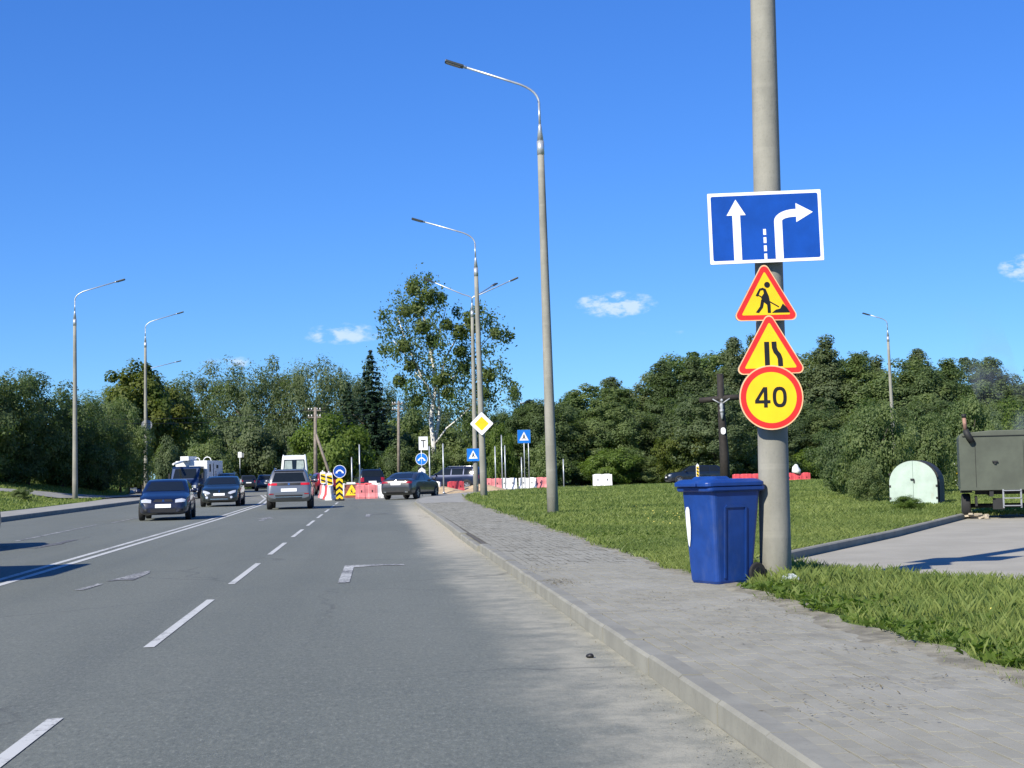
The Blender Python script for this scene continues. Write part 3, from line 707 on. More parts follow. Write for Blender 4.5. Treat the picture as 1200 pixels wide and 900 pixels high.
# keep-either-side round signs and chevrons
def fork_sign(c, label, r, rz=0, ring=True):
    g = Sign(c, rz, label, name='keep_sides_sign'); mb = MB(); mb.prism(circle(r, 32), (0, .02, 0)); mb.build('plate', M_sign_back, g.t)
    g.layer('border', circle(r, 32), M_sign_white, -.003, ring=circle(r*.93, 32)); g.layer('panel', circle(r*.93, 32), M_sign_lblue if not ring else M_sign_blue, -.0025)
    k = r/.3; a = [(-.20, -.09), (-.165, .0), (-.05, .085), (.05, .085), (.165, .0), (.20, -.09), (.085, -.075), (.11, -.035), (.03, .02), (-.03, .02), (-.11, -.035), (-.085, -.075)]
    g.layer('arrows', [(x*k, z*k) for x, z in a], M_sign_white, -.006); return g
def chevron_board(c, label, w, h, n, colA, colB, name='chevron_board', legs=True, foot=0.0):
    g = Sign(c, 0, label, cat='marker board', name=name); mb = MB(); mb.prism(rect(-w/2, 0, w/2, h), (0, .025, 0)); mb.build('plate', colB, g.t)
    p = h/n; s = w*.42
    for k in range(n):
        z = k*p; pts = [(-w/2, z), (0, z+s), (w/2, z), (w/2, z+p*.52), (0, z+s+p*.52), (-w/2, z+p*.52)]
        pts = [(x, min(zz, h)) for x, zz in pts]; g.layer('chevron', pts, colA, -.004)
    return g
b = G(398, 587); cb = chevron_board((b.x, b.y, .02), 'black and yellow chevron board under the round blue sign', .36, 1.22, 4, M_sign_yellow, M_sign_black)
mb = MB(); mb.box((0, .1, .03), (.5, .45, .10)); mb.build('foot', M_black, cb.t)
mb = MB(); mb.box((0, .05, .9), (.05, .04, 1.8)); mb.build('upright', M_galv, cb.t)
c = AT(398, 552.5, b.y-.03); fork_sign(c, 'round dark blue sign with two white arrows above the yellow chevrons', .335)
b = G(494, 577.5); c = AT(494, 538, 88); fork_sign(c, 'round light blue sign with white arrows above black and white chevrons', .36, ring=False).post(.0-c.z, 1.2, r=.035)
c = AT(494.5, 564, 87.95); chevron_board((c.x, 87.95, c.z), 'black and white chevron board below the light blue sign', .42, .85, 2, M_sign_white, M_sign_black)
c = AT(496, 519.5, 88); g = Sign(c, 0, 'small white lane plate with dark T mark above the light blue sign', name='lane_plate')
mb = MB(); mb.prism(rect(-.27, -.40, .27, .40), (0, .02, 0)); mb.build('plate', M_sign_back, g.t); g.layer('panel', rect(-.26, -.39, .26, .39), M_sign_white, -.003); g.layer('mark', rect(-.03, -.25, .03, .2), M_sign_black, -.006); g.layer('mark', rect(-.14, .14, .14, .2), M_sign_black, -.0065)
# backs of signs on the left bank post
lpx = AT(171, 500, 120.3)
for py, r, w in ((498, .42, 'upper'), (515, .40, 'lower')):
    c = AT(172, py, 120.7); g = Sign(c, rad(180), f'{w} round sign seen from its grey back on the bank lamp post', name='round_sign'); mb = MB(); mb.prism(circle(r, 28), (0, .02, 0)); mb.build('plate', M_sign_back, g.t); g.layer('panel', circle(r*.97, 28), M_sign_white, -.003); g.layer('border', circle(r, 28), M_sign_red, -.0035, ring=circle(r*.8, 28))
# small white board far off above the traffic
c = AT(281, 533, 165); g = Sign(c, 0, 'small white board on a post against the far trees', name='white_board'); mb = MB(); mb.prism(rect(-.2, -.3, .2, .3), (0, .02, 0)); mb.build('plate', M_sign_white, g.t); g.post(-c.z, .4); mb = MB(); mb.prism(rect(.28, -.28, .42, .2), (0, .02, 0)); mb.build('plate', M_sign_back, g.t)

# thin steel sign posts left without signs
for i, (px, top, yy, w) in enumerate([(412, 536, 97, 'white bare post rising behind the rear white barrier, the shorter of two'), (421, 521, 97.5, 'white bare post rising behind the rear barriers, the taller of two'), (503, 523, 96, 'bare steel post just right of the light blue round sign'), (519, 520, 95, 'bare steel post in front of the navy car'),
     (580, 523, 106.5, 'bare steel post behind the pink barrier beside the diamond sign post'), (587.5, 510, 107.5, 'tallest bare steel post among the white barriers'), (591.5, 522, 106, 'bare steel post in front of the white barrier'), (611, 536, 107, 'short bare post beside the crossing sign post'), (660, 538, 108, 'lone bare steel post on the far lawn edge')]):
    v = AT(px, top, yy); mb = MB(); mb.tube([(0, 0, -.1), (0, 0, v.z-.05)], .04, 10); t = empty('steel_post', (v.x, yy, .05)); mb.build('tube', M_galv, t); m2 = MB(); m2.tube([(0, 0, v.z-.06), (0, 0, v.z-.03)], .044, 10); m2.build('cap', M_sign_back, t)
    m3 = MB(); m3.tube([(0, 0, -.02), (0, 0, .06)], .09, 10); m3.build('base_plate', M_galv, t); tag(t, w, 'post')

# ------------------------------------------------------------------ barriers
def barrier_mesh(mat, L=1.2):
    mb = MB(); prof = [(-.24, 0), (.24, 0), (.24, .10), (.13, .30), (.085, .74), (.06, .78), (-.06, .78), (-.085, .74), (-.13, .30), (-.24, .10)]
    xs = [-L/2, -L/2+.10, -L/2+.14, -.12, -.08, .08, .12, L/2-.14, L/2-.10, L/2]; sc = [.88, .92, 1, 1, .86, .86, 1, 1, .92, .88]; n = len(prof); vs = []; fs = []
    for x, s in zip(xs, sc): vs += [(x, p[0]*s, p[1] if p[1] < .7 or s == 1 else p[1]-.03) for p in prof]
    for i in range(len(xs)-1): fs += [(i*n+k, i*n+(k+1) % n, (i+1)*n+(k+1) % n, (i+1)*n+k) for k in range(n)]
    fs += [tuple(range(n)), tuple((len(xs)-1)*n+k for k in reversed(range(n)))]
    return mb.add(vs, fs).mesh('body', mat)
BM = {'white': barrier_mesh(M_white_plastic), 'red': barrier_mesh(M_red_plastic), 'pink': barrier_mesh(M_pink_plastic)}
hole = MB()
for sx in (-.3, .3):
    for sy in (-1, 1): hole.box((sx, sy*.137, .42), (.05, .01, .12))
HOLE = hole.mesh('grip_recess', M_black); capm = MB(); capm.tube([(0, 0, .77), (0, 0, .815)], .06, 12); CAPM = capm.mesh('filler_cap', M_black)
def barrier(x, y, rz, col, label, group=None, sc=1.0):
    t = empty('road_barrier', (x, y, 0 if y < 103 and x < 5 else .02), rz); t.scale = (sc, sc, sc); tag(t, label, 'barrier', group)
    link('body', BM[col], t); link('grip_recess', HOLE, t); link('filler_cap', CAPM, t); return t
def bar_px(px, py, yy, rz, col, label, group=None, sc=1.0): v = AT(px, py, yy); return barrier(v.x, yy, rz, col, label, group, sc)
gL = 'barriers running away down the closed lane'
bar_px(381, 575, 89, rad(82), 'white', 'white barrier of the lane row, just behind the striped markers', None)
bar_px(387, 575, 82, rad(84), 'white', 'white barrier standing just left of the chevron board')
bar_px(379, 575, 91.5, rad(80), 'pink', 'pink barrier leaning behind the first striped marker', None)
bar_px(384.5, 575, 85.2, rad(82), 'red', 'red barrier between two white ones behind the striped markers')
bar_px(429.5, 575, 83.5, rad(8), 'pink', 'dusty pink barrier in front of the row, beside the roadworks board')
bar_px(444, 575, 84.6, rad(16), 'white', 'white barrier partly hidden by the grey saloon, beside the dusty pink one')
bar_px(406, 565, 98, rad(4), 'white', 'rear white barrier behind the roadworks board')
bar_px(425.5, 565, 98.5, rad(0), 'red', 'bright red barrier below the tall white posts')
bar_px(443.5, 565, 99, rad(-3), 'white', 'rear white barrier in front of the dark estate car')
bar_px(506, 565, 97, rad(-20), 'white', 'white barrier right behind the grey saloon')
bar_px(534, 565, 98, rad(25), 'red', 'small bright red barrier by the sand heap', sc=.95)
for i, (px, col, w) in enumerate([(577.5, 'pink', 'pink barrier on the lawn edge beside the diamond sign post'), (595.5, 'white', 'white barrier on the lawn edge with a post in front'), (618, 'white', 'white barrier below the crossing sign on the lawn edge'), (638, 'pink', 'pink barrier half hidden by the lone lamp post')]):
    bar_px(px, 565, 108.5+.1*i, rad(2-1.5*i), col, w, sc=1.05)
bar_px(706, 565, 112, rad(-3), 'white', 'single white barrier alone at the far edge of the lawn', sc=1.2)
for px, w in ((868, 'red barrier behind the blue bin near the cross'), (882, 'red barrier seen between the bin and the sign pole'), (929, 'red barrier just right of the sign pole with a white bag on it'), (940.5, 'outermost red barrier right of the sign pole')):
    bar_px(px, 570, 104, rad(4), 'red', w, sc=.95)
v = AT(933, 561, 104); mb = MB(); mb.tube([(0, 0, 0), (.05, 0, .2), (-.02, 0, .45), (.06, 0, .62)], [.30, .33, .22, .10], 9); o = mb.build('white_bag', M_white_plastic, None, (v.x, 104, .72)); tag(o, 'white plastic bag lying on the red barrier', 'bag')
# striped markers
def striped(px, py, yy, h, w, label, lean=0, z0=None, feet=False):
    v = AT(px, py, yy); z0 = v.z if z0 is None else z0
    t = empty('striped_marker', (v.x, yy, z0)); t.rotation_euler = (0, lean, rad(3)); tag(t, label, 'marker board')
    mb = MB(); mb.prism(rounded(rect(-w/2, 0, w/2, h), w*.3), (0, .05, 0)); mb.build('board', M_sign_white, t)
    inner = w*.40
    mb = MB(); mb.prism(rounded(rect(-inner, .06, inner, h-.14), .02), (0, .004, 0), (0, -.004, 0)); mb.build('panel', M_sign_yellow, t)
    n = max(2, int(h/.3)); p = (h-.22)/n
    for k in range(n):
        z = .08+k*p; mb = MB(); mb.prism([(-inner, z+p*.45), (inner, z), (inner, z+p*.42), (-inner, z+p*.87)], (0, .004, 0), (0, -.009, 0)); mb.build('stripe', M_sign_black, t)
    mb = MB(); mb.tube([(0, .03, h), (0, .03, h+.07)], .035, 10); mb.build('handle', M_sign_white, t)
    mb = MB(); mb.box((0, .03, -.35+.02), (.06, .04, .74)); mb.build('stem', M_galv, t)
    return t
striped(379, 567, 88.4, .72, .33, 'yellow and black striped marker above the white lane barrier, next to the red car', lean=-.05)
striped(387, 569.5, 81.3, .72, .34, 'yellow and black striped marker beside the round dark blue sign', lean=-.08)
t_ = striped(1122.5, 577, 62, .78, .20, 'narrow yellow and black marker post between the hut and the trailer', z0=.5)
t_ = striped(818, 566, 110, .95, .22, 'slim pale marker post in front of the parked dark car', z0=.55)
# folding roadworks board
b = G(411.5, 584); t = empty('roadworks_board', (b.x, b.y, 0)); tag(t, 'low brown roadworks board with a yellow digging triangle', 'road sign')
tilt = Matrix.Rotation(rad(-9), 3, 'X')
mb = MB(); mb.box((0, .06, .42), (.78, .03, .78), tilt); mb.build('board', simple('rusty_red_board', (.22, .06, .04), .7, 0, .3, 6), t)
g = Sign((b.x, b.y, 0), 0, 'x', name='tmp'); g.t['label'] = 'x'
E2 = g.t; E2.parent = t; E2.location = (.04, .035, .38); E2.name = 'triangle'; E2.rotation_euler = (rad(-9), 0, 0)
for k_ in ('label', 'category'):
    if k_ in E2: del E2[k_]
g.layer('panel', tri(.74), M_sign_yellow, -.008); worker(g, 1.0, -.012)
for sx in (-.36, .36):
    mb = MB(); mb.box((sx, .12, .4), (.04, .03, .84), Matrix.Rotation(rad(14), 3, 'X')); mb.build('leg', M_galv, t)
mb = MB(); mb.box((0, .08, .86), (.5, .05, .12)); mb.build('lamp_box', M_white_plastic, t)

# ------------------------------------------------------------------ blue wheelie bin
bn = G(838, 684.5, .13); binrz = rad(-66)
def quad_ring(wb, db, z, cy=0, r=.05, seg=4):
    return [(x, y+cy, z) for x, y in rounded(rect(-wb/2, -db/2, wb/2, db/2), r, seg)]
t = empty('wheelie_bin', (bn.x+.13, bn.y+.24, .126), binrz); t.scale = (1.06, 1.06, 1.085); tag(t, 'blue plastic wheelie bin with white label standing against the sign pole', 'bin')
def loft(mb, rings, cap=True):
    n = len(rings[0]); vs = [p for r in rings for p in r]; fs = []
    for i in range(len(rings)-1): fs += [(i*n+k, i*n+(k+1) % n, (i+1)*n+(k+1) % n, (i+1)*n+k) for k in range(n)]
    if cap: fs += [tuple(reversed(range(n))), tuple((len(rings)-1)*n+k for k in range(n))]
    mb.add(vs, fs, 0, False); return mb
# local: front of the bin = -y, hinge and wheels = +y
mb = loft(MB(), [quad_ring(.44, .44, 0.0), quad_ring(.46, .47, .03), quad_ring(.53, .60, .80, .02), quad_ring(.54, .62, .93, .02)]); bo = mb.build('body', M_bin_blue, t, bevel=.006)
mb = loft(MB(), [quad_ring(.585, .70, .915, .02), quad_ring(.60, .72, .93, .02), quad_ring(.60, .72, .965, .02)]); mb.build('rim', M_bin_blue, t, bevel=.006)
mb = loft(MB(), [quad_ring(.615, .75, .968, .0, .07), quad_ring(.615, .75, 1.005, .0, .07), quad_ring(.55, .66, 1.03, .0, .06), quad_ring(.50, .60, 1.038, .0, .06)]); ld = mb.build('lid', M_bin_blue, t, bevel=.006)
mb = loft(MB(), [quad_ring(.40, .26, 1.034, -.10, .05), quad_ring(.34, .20, 1.066, -.10, .05)]); mb.build('lid_boss', M_bin_blue, ld, bevel=.005)
mb = MB(); mb.box((0, -.375, .985), (.26, .05, .035)); mb.build('lid_grip', M_bin_blue, ld, bevel=.008)
for sx in (-1, 1):       # recessed-looking raised side panel: two ribs and an arch
    mb = MB(); xr = lambda z: sx*(.2315+.034*(z-.03)/.77+.002)
    for yy in (-.135, .13):
        mb.prism([(-.012, 0), (.012, 0), (.012, .70), (-.012, .70)], (sx*.010, 0, 0), (0, yy, .06), (0, 1, 0), (sx*.047, 0, 1))
        mb.v[-8:] = [(x+sx*.2325-sx*.002*0, y, z) for x, y, z in mb.v[-8:]]
    mb.prism([(-.147, 0), (.142, 0), (.11, .03), (-.115, .03)], (sx*.010, 0, 0), (sx*.2655, 0, .755), (0, 1, 0), (sx*.047, 0, 1)); mb.build('side_rib', M_bin_blue, t)
mb = MB(); mb.box((0, .385, .955), (.46, .03, .03)); mb.build('handle', M_bin_blue, t, bevel=.01)
for sx in (-.2, .2): mb = MB(); mb.box((sx, .355, .95), (.05, .09, .05)); mb.build('hinge', M_black, t, bevel=.008)
for sx in (-1, 1):
    mb = MB(); mb.tube([(sx*.215, .27, .10), (sx*.265, .27, .10)], .10, 24); wo = mb.build('wheel', M_tyre, t, bevel=.012)
    mb = MB(); mb.tube([(sx*.258, .27, .10), (sx*.272, .27, .10)], .055, 16); mb.build('hub', M_black, wo)
mb = MB(); mb.tube([(-.22, .27, .10), (.22, .27, .10)], .012, 8); mb.build('axle', M_galv, t)
lab = [(-.05, .45), (-.062, .60), (-.058, .72), (-.03, .76), (.03, .765), (.056, .74), (.058, .56), (.03, .44), (-.01, .36), (-.035, .38)]
mb = MB(); mb.add([(x*.62-.165, -.2+0 -.0 - (.035+.065*(z-.03)/.77) - .0125+.02*(z-.03)/.77, z) for x, z in lab], [tuple(range(len(lab)))]); mb.build('paper_label', simple('white_label', (.62, .64, .66), .6, 0, .04), t)

# clear plastic litter and stones
v = G(927, 683, .15); mb = MB(); vsn = []
for i in range(6):
    for j in range(6): vsn.append((i*.055-.14+rng.normal(0, .012), j*.035-.08+rng.normal(0, .01), .03+.10*math.sin(math.pi*i/5)*math.sin(math.pi*j/5)+rng.normal(0, .022)))
mb.add(vsn, [(i*6+j, i*6+j+6, i*6+j+7, i*6+j+1) for i in range(5) for j in range(5)]); o = mb.build('plastic_bag', simple('clear_plastic', (.38, .42, .42), .25, 0, .2, 20), None, (v.x, v.y, .12)); tag(o, 'crumpled pale plastic bag in the grass at the pole foot', 'litter')
for px, py, r, w in ((692, 771, .024, 'black lump of tar on the dusty road edge'), (668, 712, .010, 'tiny dark pebble on the dust beside the kerb')):
    v = G(px, py); mb = MB(); mb.sphere((0, 0, r*.6), r, 8, 6, (1.2, 1, .8))
    mb.v = [(x*(1+.25*math.sin(i*2.3)), y*(1+.2*math.cos(i*1.7)), z) for i, (x, y, z) in enumerate(mb.v)]
    o = mb.build('road_stone', M_black, None, (v.x, v.y, 0)); tag(o, w, 'stone')

# ------------------------------------------------------------------ wayside cross
v = AT(850, 565, 86); t = empty('wayside_cross', (v.x, 86, .1), rad(3)); t.rotation_euler = (0, rad(-1.0), rad(-14)); tag(t, 'tall dark timber cross with a small pale figure, standing on the lawn', 'cross')
zt = AT(847, 438, 86).z-.1; zc = AT(847, 467, 86).z-.1
mb = MB(); mb.tube([(0, 0, -.3), (.02, 0, zt*.3), (-.02, 0, zt*.62), (0, 0, zt)], [.31, .27, .22, .19], 10); mb.build('post', M_cross_wood, t)
mb = MB(); mb.tube([(-1.28, 0, zc-.06), (-.5, 0, zc-.03), (.5, 0, zc+.03), (1.28, 0, zc+.04)], [.17, .18, .18, .16], 10); mb.build('crossbeam', M_cross_wood, t)
mb = MB(); mb.sphere((.03, -.30, zc-.12), .085, 10, 8, (1, 1, 1.2)); z0 = zc-.25
mb.tube([(0, -.28, z0), (0, -.30, z0-.18), (.01, -.29, z0-.40), (.01, -.30, z0-.62), (0, -.28, z0-.85), (0, -.27, z0-.98)], [.07, .115, .085, .10, .06, .05], 10)
for sx in (-1, 1): mb.tube([(sx*.08, -.28, z0-.04), (sx*.30, -.27, z0+.10), (sx*.50, -.25, zc-.02)], [.05, .04, .035], 8)
fo = mb.build('figure', M_cross_fig, t); mb = MB(); mb.tube([(0, -.29, z0-.40), (0, -.29, z0-.58)], [.12, .115], 10); mb.build('loincloth', M_cross_fig, fo)
zz = AT(851, 505, 86).z-.1; mb = MB(); mb.prism(ell(.14, .2, (0, 0), 20), (0, .05, 0), (.03, -.29, zz)); mb.build('plaque', M_sign_white, t)

# ------------------------------------------------------------------ arched metal hut
v = G(1071, 591, .15); t = empty('metal_hut', (v.x, v.y, .13), rad(-30)); tag(t, 'small mint green arch fronted metal hut with dark curved roof, on the lawn', 'hut')
hw, hh = .69, 1.27
def archp(w, h, n=16): return [(-w, 0)] + [(-w, h*.50)] + [(-w*math.cos(a), h*.50+h*.50*math.sin(a)) for a in np.linspace(.12, math.pi-.12, n)] + [(w, h*.50), (w, 0)]
M_mint = simple('mint_paint', (.40, .49, .42), .5, .05, .08, 2.2, dirt=((.30, .22, .11), .6)); M_hutdark = simple('rusty_dark_sheet', (.035, .032, .028), .7, .2, .3, 4)
mb = MB(); mb.prism(archp(hw, hh), (0, 1.15, 0), (0, .03, .0)); mb.build('shell', M_hutdark, t)
mb = MB(); mb.prism(archp(hw+.025, hh+.02), (0, .9, 0), (0, .16, .0)); mb.build('roof_sheet', M_hutdark, t)
left = [p for p in archp(hw-.015, hh-.015) if p[0] <= .001]; 
for sx in (-1, 1):
    pts = [p for p in archp(hw-.012, hh-.012, 17) if p[0]*sx >= -.0001]; 
    if sx < 0: pts = pts + [(-.004, hh-.012), (-.004, 0)]
    else: pts = [(.004, 0), (.004, hh-.012)] + pts
    seen = [];
    for p in pts:
        if not seen or (abs(p[0]-seen[-1][0])+abs(p[1]-seen[-1][1])) > .003: seen.append(p)
    mb = MB(); mb.prism(seen, (0, .03, 0), (0, -.004, .02)); mb.build('door', M_mint, t)
mb = MB(); mb.box((-.02, -.02, .74), (.10, .03, .05)); mb.box((.03, -.02, .69), (.03, .025, .10)); mb.build('hasp', M_black, t)
for z in (.2, .55, .9):
    for sx in (-1, 1): mb = MB(); mb.box((sx*(hw-.03), -.012, z), (.05, .02, .06)); mb.build('hinge', M_hutdark, t)

# ------------------------------------------------------------------ olive field trailer
M_olive = simple('olive_paint', (.066, .077, .056), .6, .05, .15, 1.6, dirt=((.05, .055, .045), .6)); M_chassis = simple('chassis_black', (.012, .013, .013), .7)
v = AT(1127, 608, 33.0); X0 = v.x; t = empty('field_trailer', (X0+1.12*math.cos(rad(21)), 33.0-1.12*math.sin(rad(21)), .05), rad(-21)); tag(t, 'olive green box trailer with a rusty stovepipe, parked on the lot', 'trailer')
bw, bz0, bz1 = 1.12, .64, 1.97
prof = [(-bw, bz0), (bw, bz0), (bw, bz1-.10), (bw-.06, bz1-.02), (bw*.4, bz1+.035), (-bw*.4, bz1+.035), (-bw+.06, bz1-.02), (-bw, bz1-.10)]
mb = MB(); mb.prism(prof, (0, 3.0, 0), (0, 0, 0)); mb.build('box_body', M_olive, t, bevel=.015)
mb = MB(); mb.box((0, -.012, bz1-.085), (2*bw-.16, .035, .012)); mb.build('gutter', M_chassis, t)
mb = MB(); mb.box((0, -.02, bz0+.035), (2*bw+.03, .04, .035)); mb.build('lower_rail', M_olive, t)
for xx in (-.52, .52):
    mb = MB(); mb.box((xx-.25, -.006, 1.25), (.006, .012, 1.05)); mb.build('panel_seam', M_chassis, t)
mb = MB(); mb.box((-.35, -.03, 1.30), (.12, .05, .03)); mb.box((-.35, -.02, 1.27), (.05, .05, .05)); mb.build('door_latch', M_chassis, t)
mb = MB(); mb.tube([(-bw+.29, -.06, bz1-.22), (-bw+.20, -.07, bz1-.06), (-bw+.155, -.06, bz1+.06)], [.07, .075, .07], 14); cho = mb.build('stovepipe', M_chassis, t)
mb = MB(); mb.tube([(-bw+.155, -.06, bz1+.05), (-bw+.135, -.06, bz1+.36)], .042, 14); mb.build('pipe_extension', simple('rusty_pipe', (.30, .17, .13), .8, .1, .3, 8), cho)
mb = MB(); mb.tube([(-bw+.135, -.06, bz1+.34), (-bw+.133, -.06, bz1+.42)], .052, 14); mb.build('pipe_cap', M_chassis, cho)
for sx in (-1, 1):
    mb = MB(); mb.tube([(sx*(bw-.22), .55, .29), (sx*(bw-.02), .55, .29)], .285, 28); wo = mb.build('wheel', M_tyre, t, bevel=.04)
    mb = MB(); mb.tube([(sx*(bw-.03), .55, .29), (sx*(bw-.012), .55, .29)], .15, 20); mb.build('rim', M_olive, wo)
    mb = MB(); mb.box((sx*(bw-.13), .55, .612), (.26, .85, .03)); mb.build('mudguard', M_chassis, t)
    mb = MB(); mb.box((sx*.45, 1.5, .57), (.09, 3.0, .12)); mb.build('chassis_beam', M_chassis, t)
    mb = MB(); mb.box((sx*(bw-.34), .45, .40), (.05, .6, .22)); mb.build('leaf_spring', M_chassis, t)
mb = MB(); mb.tube([(-bw+.2, .55, .29), (bw-.2, .55, .29)], .05, 12); mb.build('axle', M_chassis, t)
st = []
mb = MB()
for xx in (-.2, .18): mb.box((xx, -.06, .46), (.035, .035, .42))
for z in (.30, .47, .64): mb.box((-.01, -.06, z), (.38, .08, .022))
mb.build('step_ladder', M_sign_back, t)
mb = MB(); mb.box((.05, .35, .60), (1.7, .08, .10)); mb.box((-.3, .2, .34), (.25, .2, .25)); mb.build('underframe', M_chassis, t)
v = G(1146, 607, .06); mb = MB()
for k in range(7): a = rng.uniform(0, 3); mb.box((rng.uniform(-.3, .3), rng.uniform(-.25, .25), .04+.01*k), (rng.uniform(.2, .5), .09, .04), Matrix.Rotation(a, 3, 'Z') @ Matrix.Rotation(.15*rng.normal(), 3, 'Y'))
o = mb.build('timber_offcuts', simple('pale_timber', (.42, .36, .27), .85, 0, .2, 6), None, (v.x, v.y-.2, .05)); tag(o, 'pale timber offcuts chocking the trailer wheel', 'timber')

# ------------------------------------------------------------------ sand heap
def mound(name, c, rx, ry, h, mat, label, seed=0):
    mb = MB(); n = 22; vs = []
    for i in range(n+1):
        for j in range(n+1):
            x, y = -1+2*i/n, -1+2*j/n; r = math.hypot(x, y); z = h*max(0, 1-r)**.9*(1+.3*wav(x*5+seed, y*4)) - .06
            vs.append((x*rx, y*ry, z))
    mb.add(vs, [(i*(n+1)+j, (i+1)*(n+1)+j, (i+1)*(n+1)+j+1, i*(n+1)+j+1) for i in range(n) for j in range(n)], 0, True); o = mb.build(name, mat, None, c); tag(o, label, 'sand heap'); return o
v = AT(565, 570, 98); mound('sand_heap', (v.x-.3, 99, .06), 2.6, 1.8, .5, M_sand, 'low heap of yellow sand by the navy car')
v = AT(520, 570, 96); mound('sand_heap', (v.x, 96.5, .02), 2.6, 1.6, .40, M_sand, 'flatter spill of sand beside the white barrier', 2)

# ------------------------------------------------------------------ utility poles and wires
def util_pole(px, top, yy, label, strut=None):
    a = AT(px, top, yy); t = empty('utility_pole', (AT(px, 555, yy).x, yy, 0)); tag(t, label, 'utility pole')
    h = a.z; mb = MB(); mb.tube([(0, 0, -.3), (a.x-t.location.x, 0, h)], [.16, .11], 12); mb.build('shaft', M_wood_pole, t)
    for z in (h-.25, h-.75):
        mb = MB(); mb.box((0, 0, z), (1.0, .09, .09)); cr = mb.build('crossarm', M_wood_pole, t)
        for xx in (-.42, -.2, .2, .42): mb = MB(); mb.tube([(xx, 0, z+.05), (xx, 0, z+.18)], .04, 8); mb.build('insulator', M_white_plastic, cr)
    if strut:
        b = AT(*strut, yy); mb = MB(); mb.tube([(b.x-t.location.x, -.5, 0), (0.02, 0, h*.72)], [.12, .09], 10); mb.build('strut', M_wood_pole, t)
    return Vector((t.location.x, yy, h-.2))
u1 = util_pole(369.5, 477, 112, 'wooden utility pole with a raking strut behind the red car', (394, 570))
u2 = util_pole(467, 470, 135, 'weathered utility pole between the spruce and the birch')
u3 = util_pole(617, 470, 160, 'pale utility pole behind the diamond sign post')
u4 = AT(196, 512, 150)
mb = MB(); mb.tube([(0, 0, -.3), (0, 0, AT(198, 523, 128).z)], .12, 10); t = empty('wooden_post', (AT(198, 523, 128).x, 128, .3)); mb.build('shaft', M_wood_pole, t); m2 = MB(); m2.tube([(.9, 0, .2), (.1, 0, AT(198, 523, 128).z-.8)], .05, 8); m2.build('strut', M_wood_pole, t); tag(t, 'short wooden post behind the blue cab truck', 'post')
def wire(a, b, sag, label):
    pts = [a.lerp(b, t) - Vector((0, 0, sag*4*t*(1-t))) for t in np.linspace(0, 1, 14)]; mb = MB(); mb.tube(pts, .013, 5); o = mb.build('overhead_wire', M_black); tag(o, label, 'wire', 'overhead wires between the utility poles')
for k in range(3):
    wire(u1+Vector((.2-.2*k, 0, -.5*(k == 2))), u2+Vector((.2-.2*k, 0, -.5*(k == 2))), .7, 'thin overhead wire running from the strutted pole to the pole by the spruce')
    wire(u1+Vector((-.2+.2*k, 0, -.5*(k == 2))), Vector((-36-.3*k, 100, 6.8)), .9, 'thin overhead wire running from the strutted pole towards the bank bushes')

# ------------------------------------------------------------------ vehicles
# local frame: +y = forward, x = right, z = up, origin on the ground under the middle
def wheel_meshes(r, w):
    mb = MB(); n = 28; prof = [(-w/2, r*.62), (-w/2, r*.93), (-w/2+.03, r), (w/2-.03, r), (w/2, r*.93), (w/2, r*.62)]; vs = []; fs = []; m = len(prof)
    for k in range(n):
        a = 2*math.pi*k/n; vs += [(p[0], p[1]*math.cos(a), p[1]*math.sin(a)) for p in prof]
    for k in range(n):
        for j in range(m): fs.append((k*m+j, k*m+(j+1) % m, ((k+1) % n)*m+(j+1) % m, ((k+1) % n)*m+j))
    mb.add(vs, fs, 0, True); ty = mb.mesh('wheel', M_tyre)
    mb = MB(); R = r*.63; mb.tube([(-w/2+.02, 0, 0), (w/2-.045, 0, 0)], R, 24, mi=1)
    for k in range(5):
        a = 2*math.pi*k/5; c, s = math.cos(a), math.sin(a); hw = R*.15
        q = [(0-hw*-s*0, 0)]
        pts = [(hw*-s*1.2+0, hw*c*1.2), (hw*s*1.2, -hw*c*1.2), (R*c+hw*s, R*s-hw*c), (R*c-hw*s, R*s+hw*c)]
        mb.prism(pts, (.02, 0, 0), (w/2-.03, 0, 0), (0, 1, 0), (0, 0, 1))
    nn = 24
    o = [(R*math.cos(2*math.pi*k/nn), R*math.sin(2*math.pi*k/nn)) for k in range(nn)]; i_ = [(x*.88, z*.88) for x, z in o]
    vs = [(w/2-.012, *p) for p in o] + [(w/2-.012, *p) for p in i_]; mb.add(vs, [(k, (k+1) % nn, nn+(k+1) % nn, nn+k) for k in range(nn)])
    mb.tube([(w/2-.03, 0, 0), (w/2-.004, 0, 0)], R*.2, 12)
    return ty, mb.mesh('rim', [M_rim, M_steelrim])
WH = {}
def smooth_arr(a, k=1):
    for _ in range(k):
        b = a.copy(); b[1:-1] = .25*a[:-2]+.5*a[1:-1]+.25*a[2:]; a = b
    return a
def catmull(P, per):
    P = np.array(P); out = []
    for i in range(len(P)-1):
        p0, p1, p2, p3 = P[max(i-1, 0)], P[i], P[i+1], P[min(i+2, len(P)-1)]
        for t in np.linspace(0, 1, per, endpoint=False): out.append(.5*((2*p1)+(-p0+p2)*t+(2*p0-5*p1+4*p2-p3)*t*t+(-p0+3*p1-3*p2+p3)*t**3))
    out.append(P[-1]); return np.array(out)
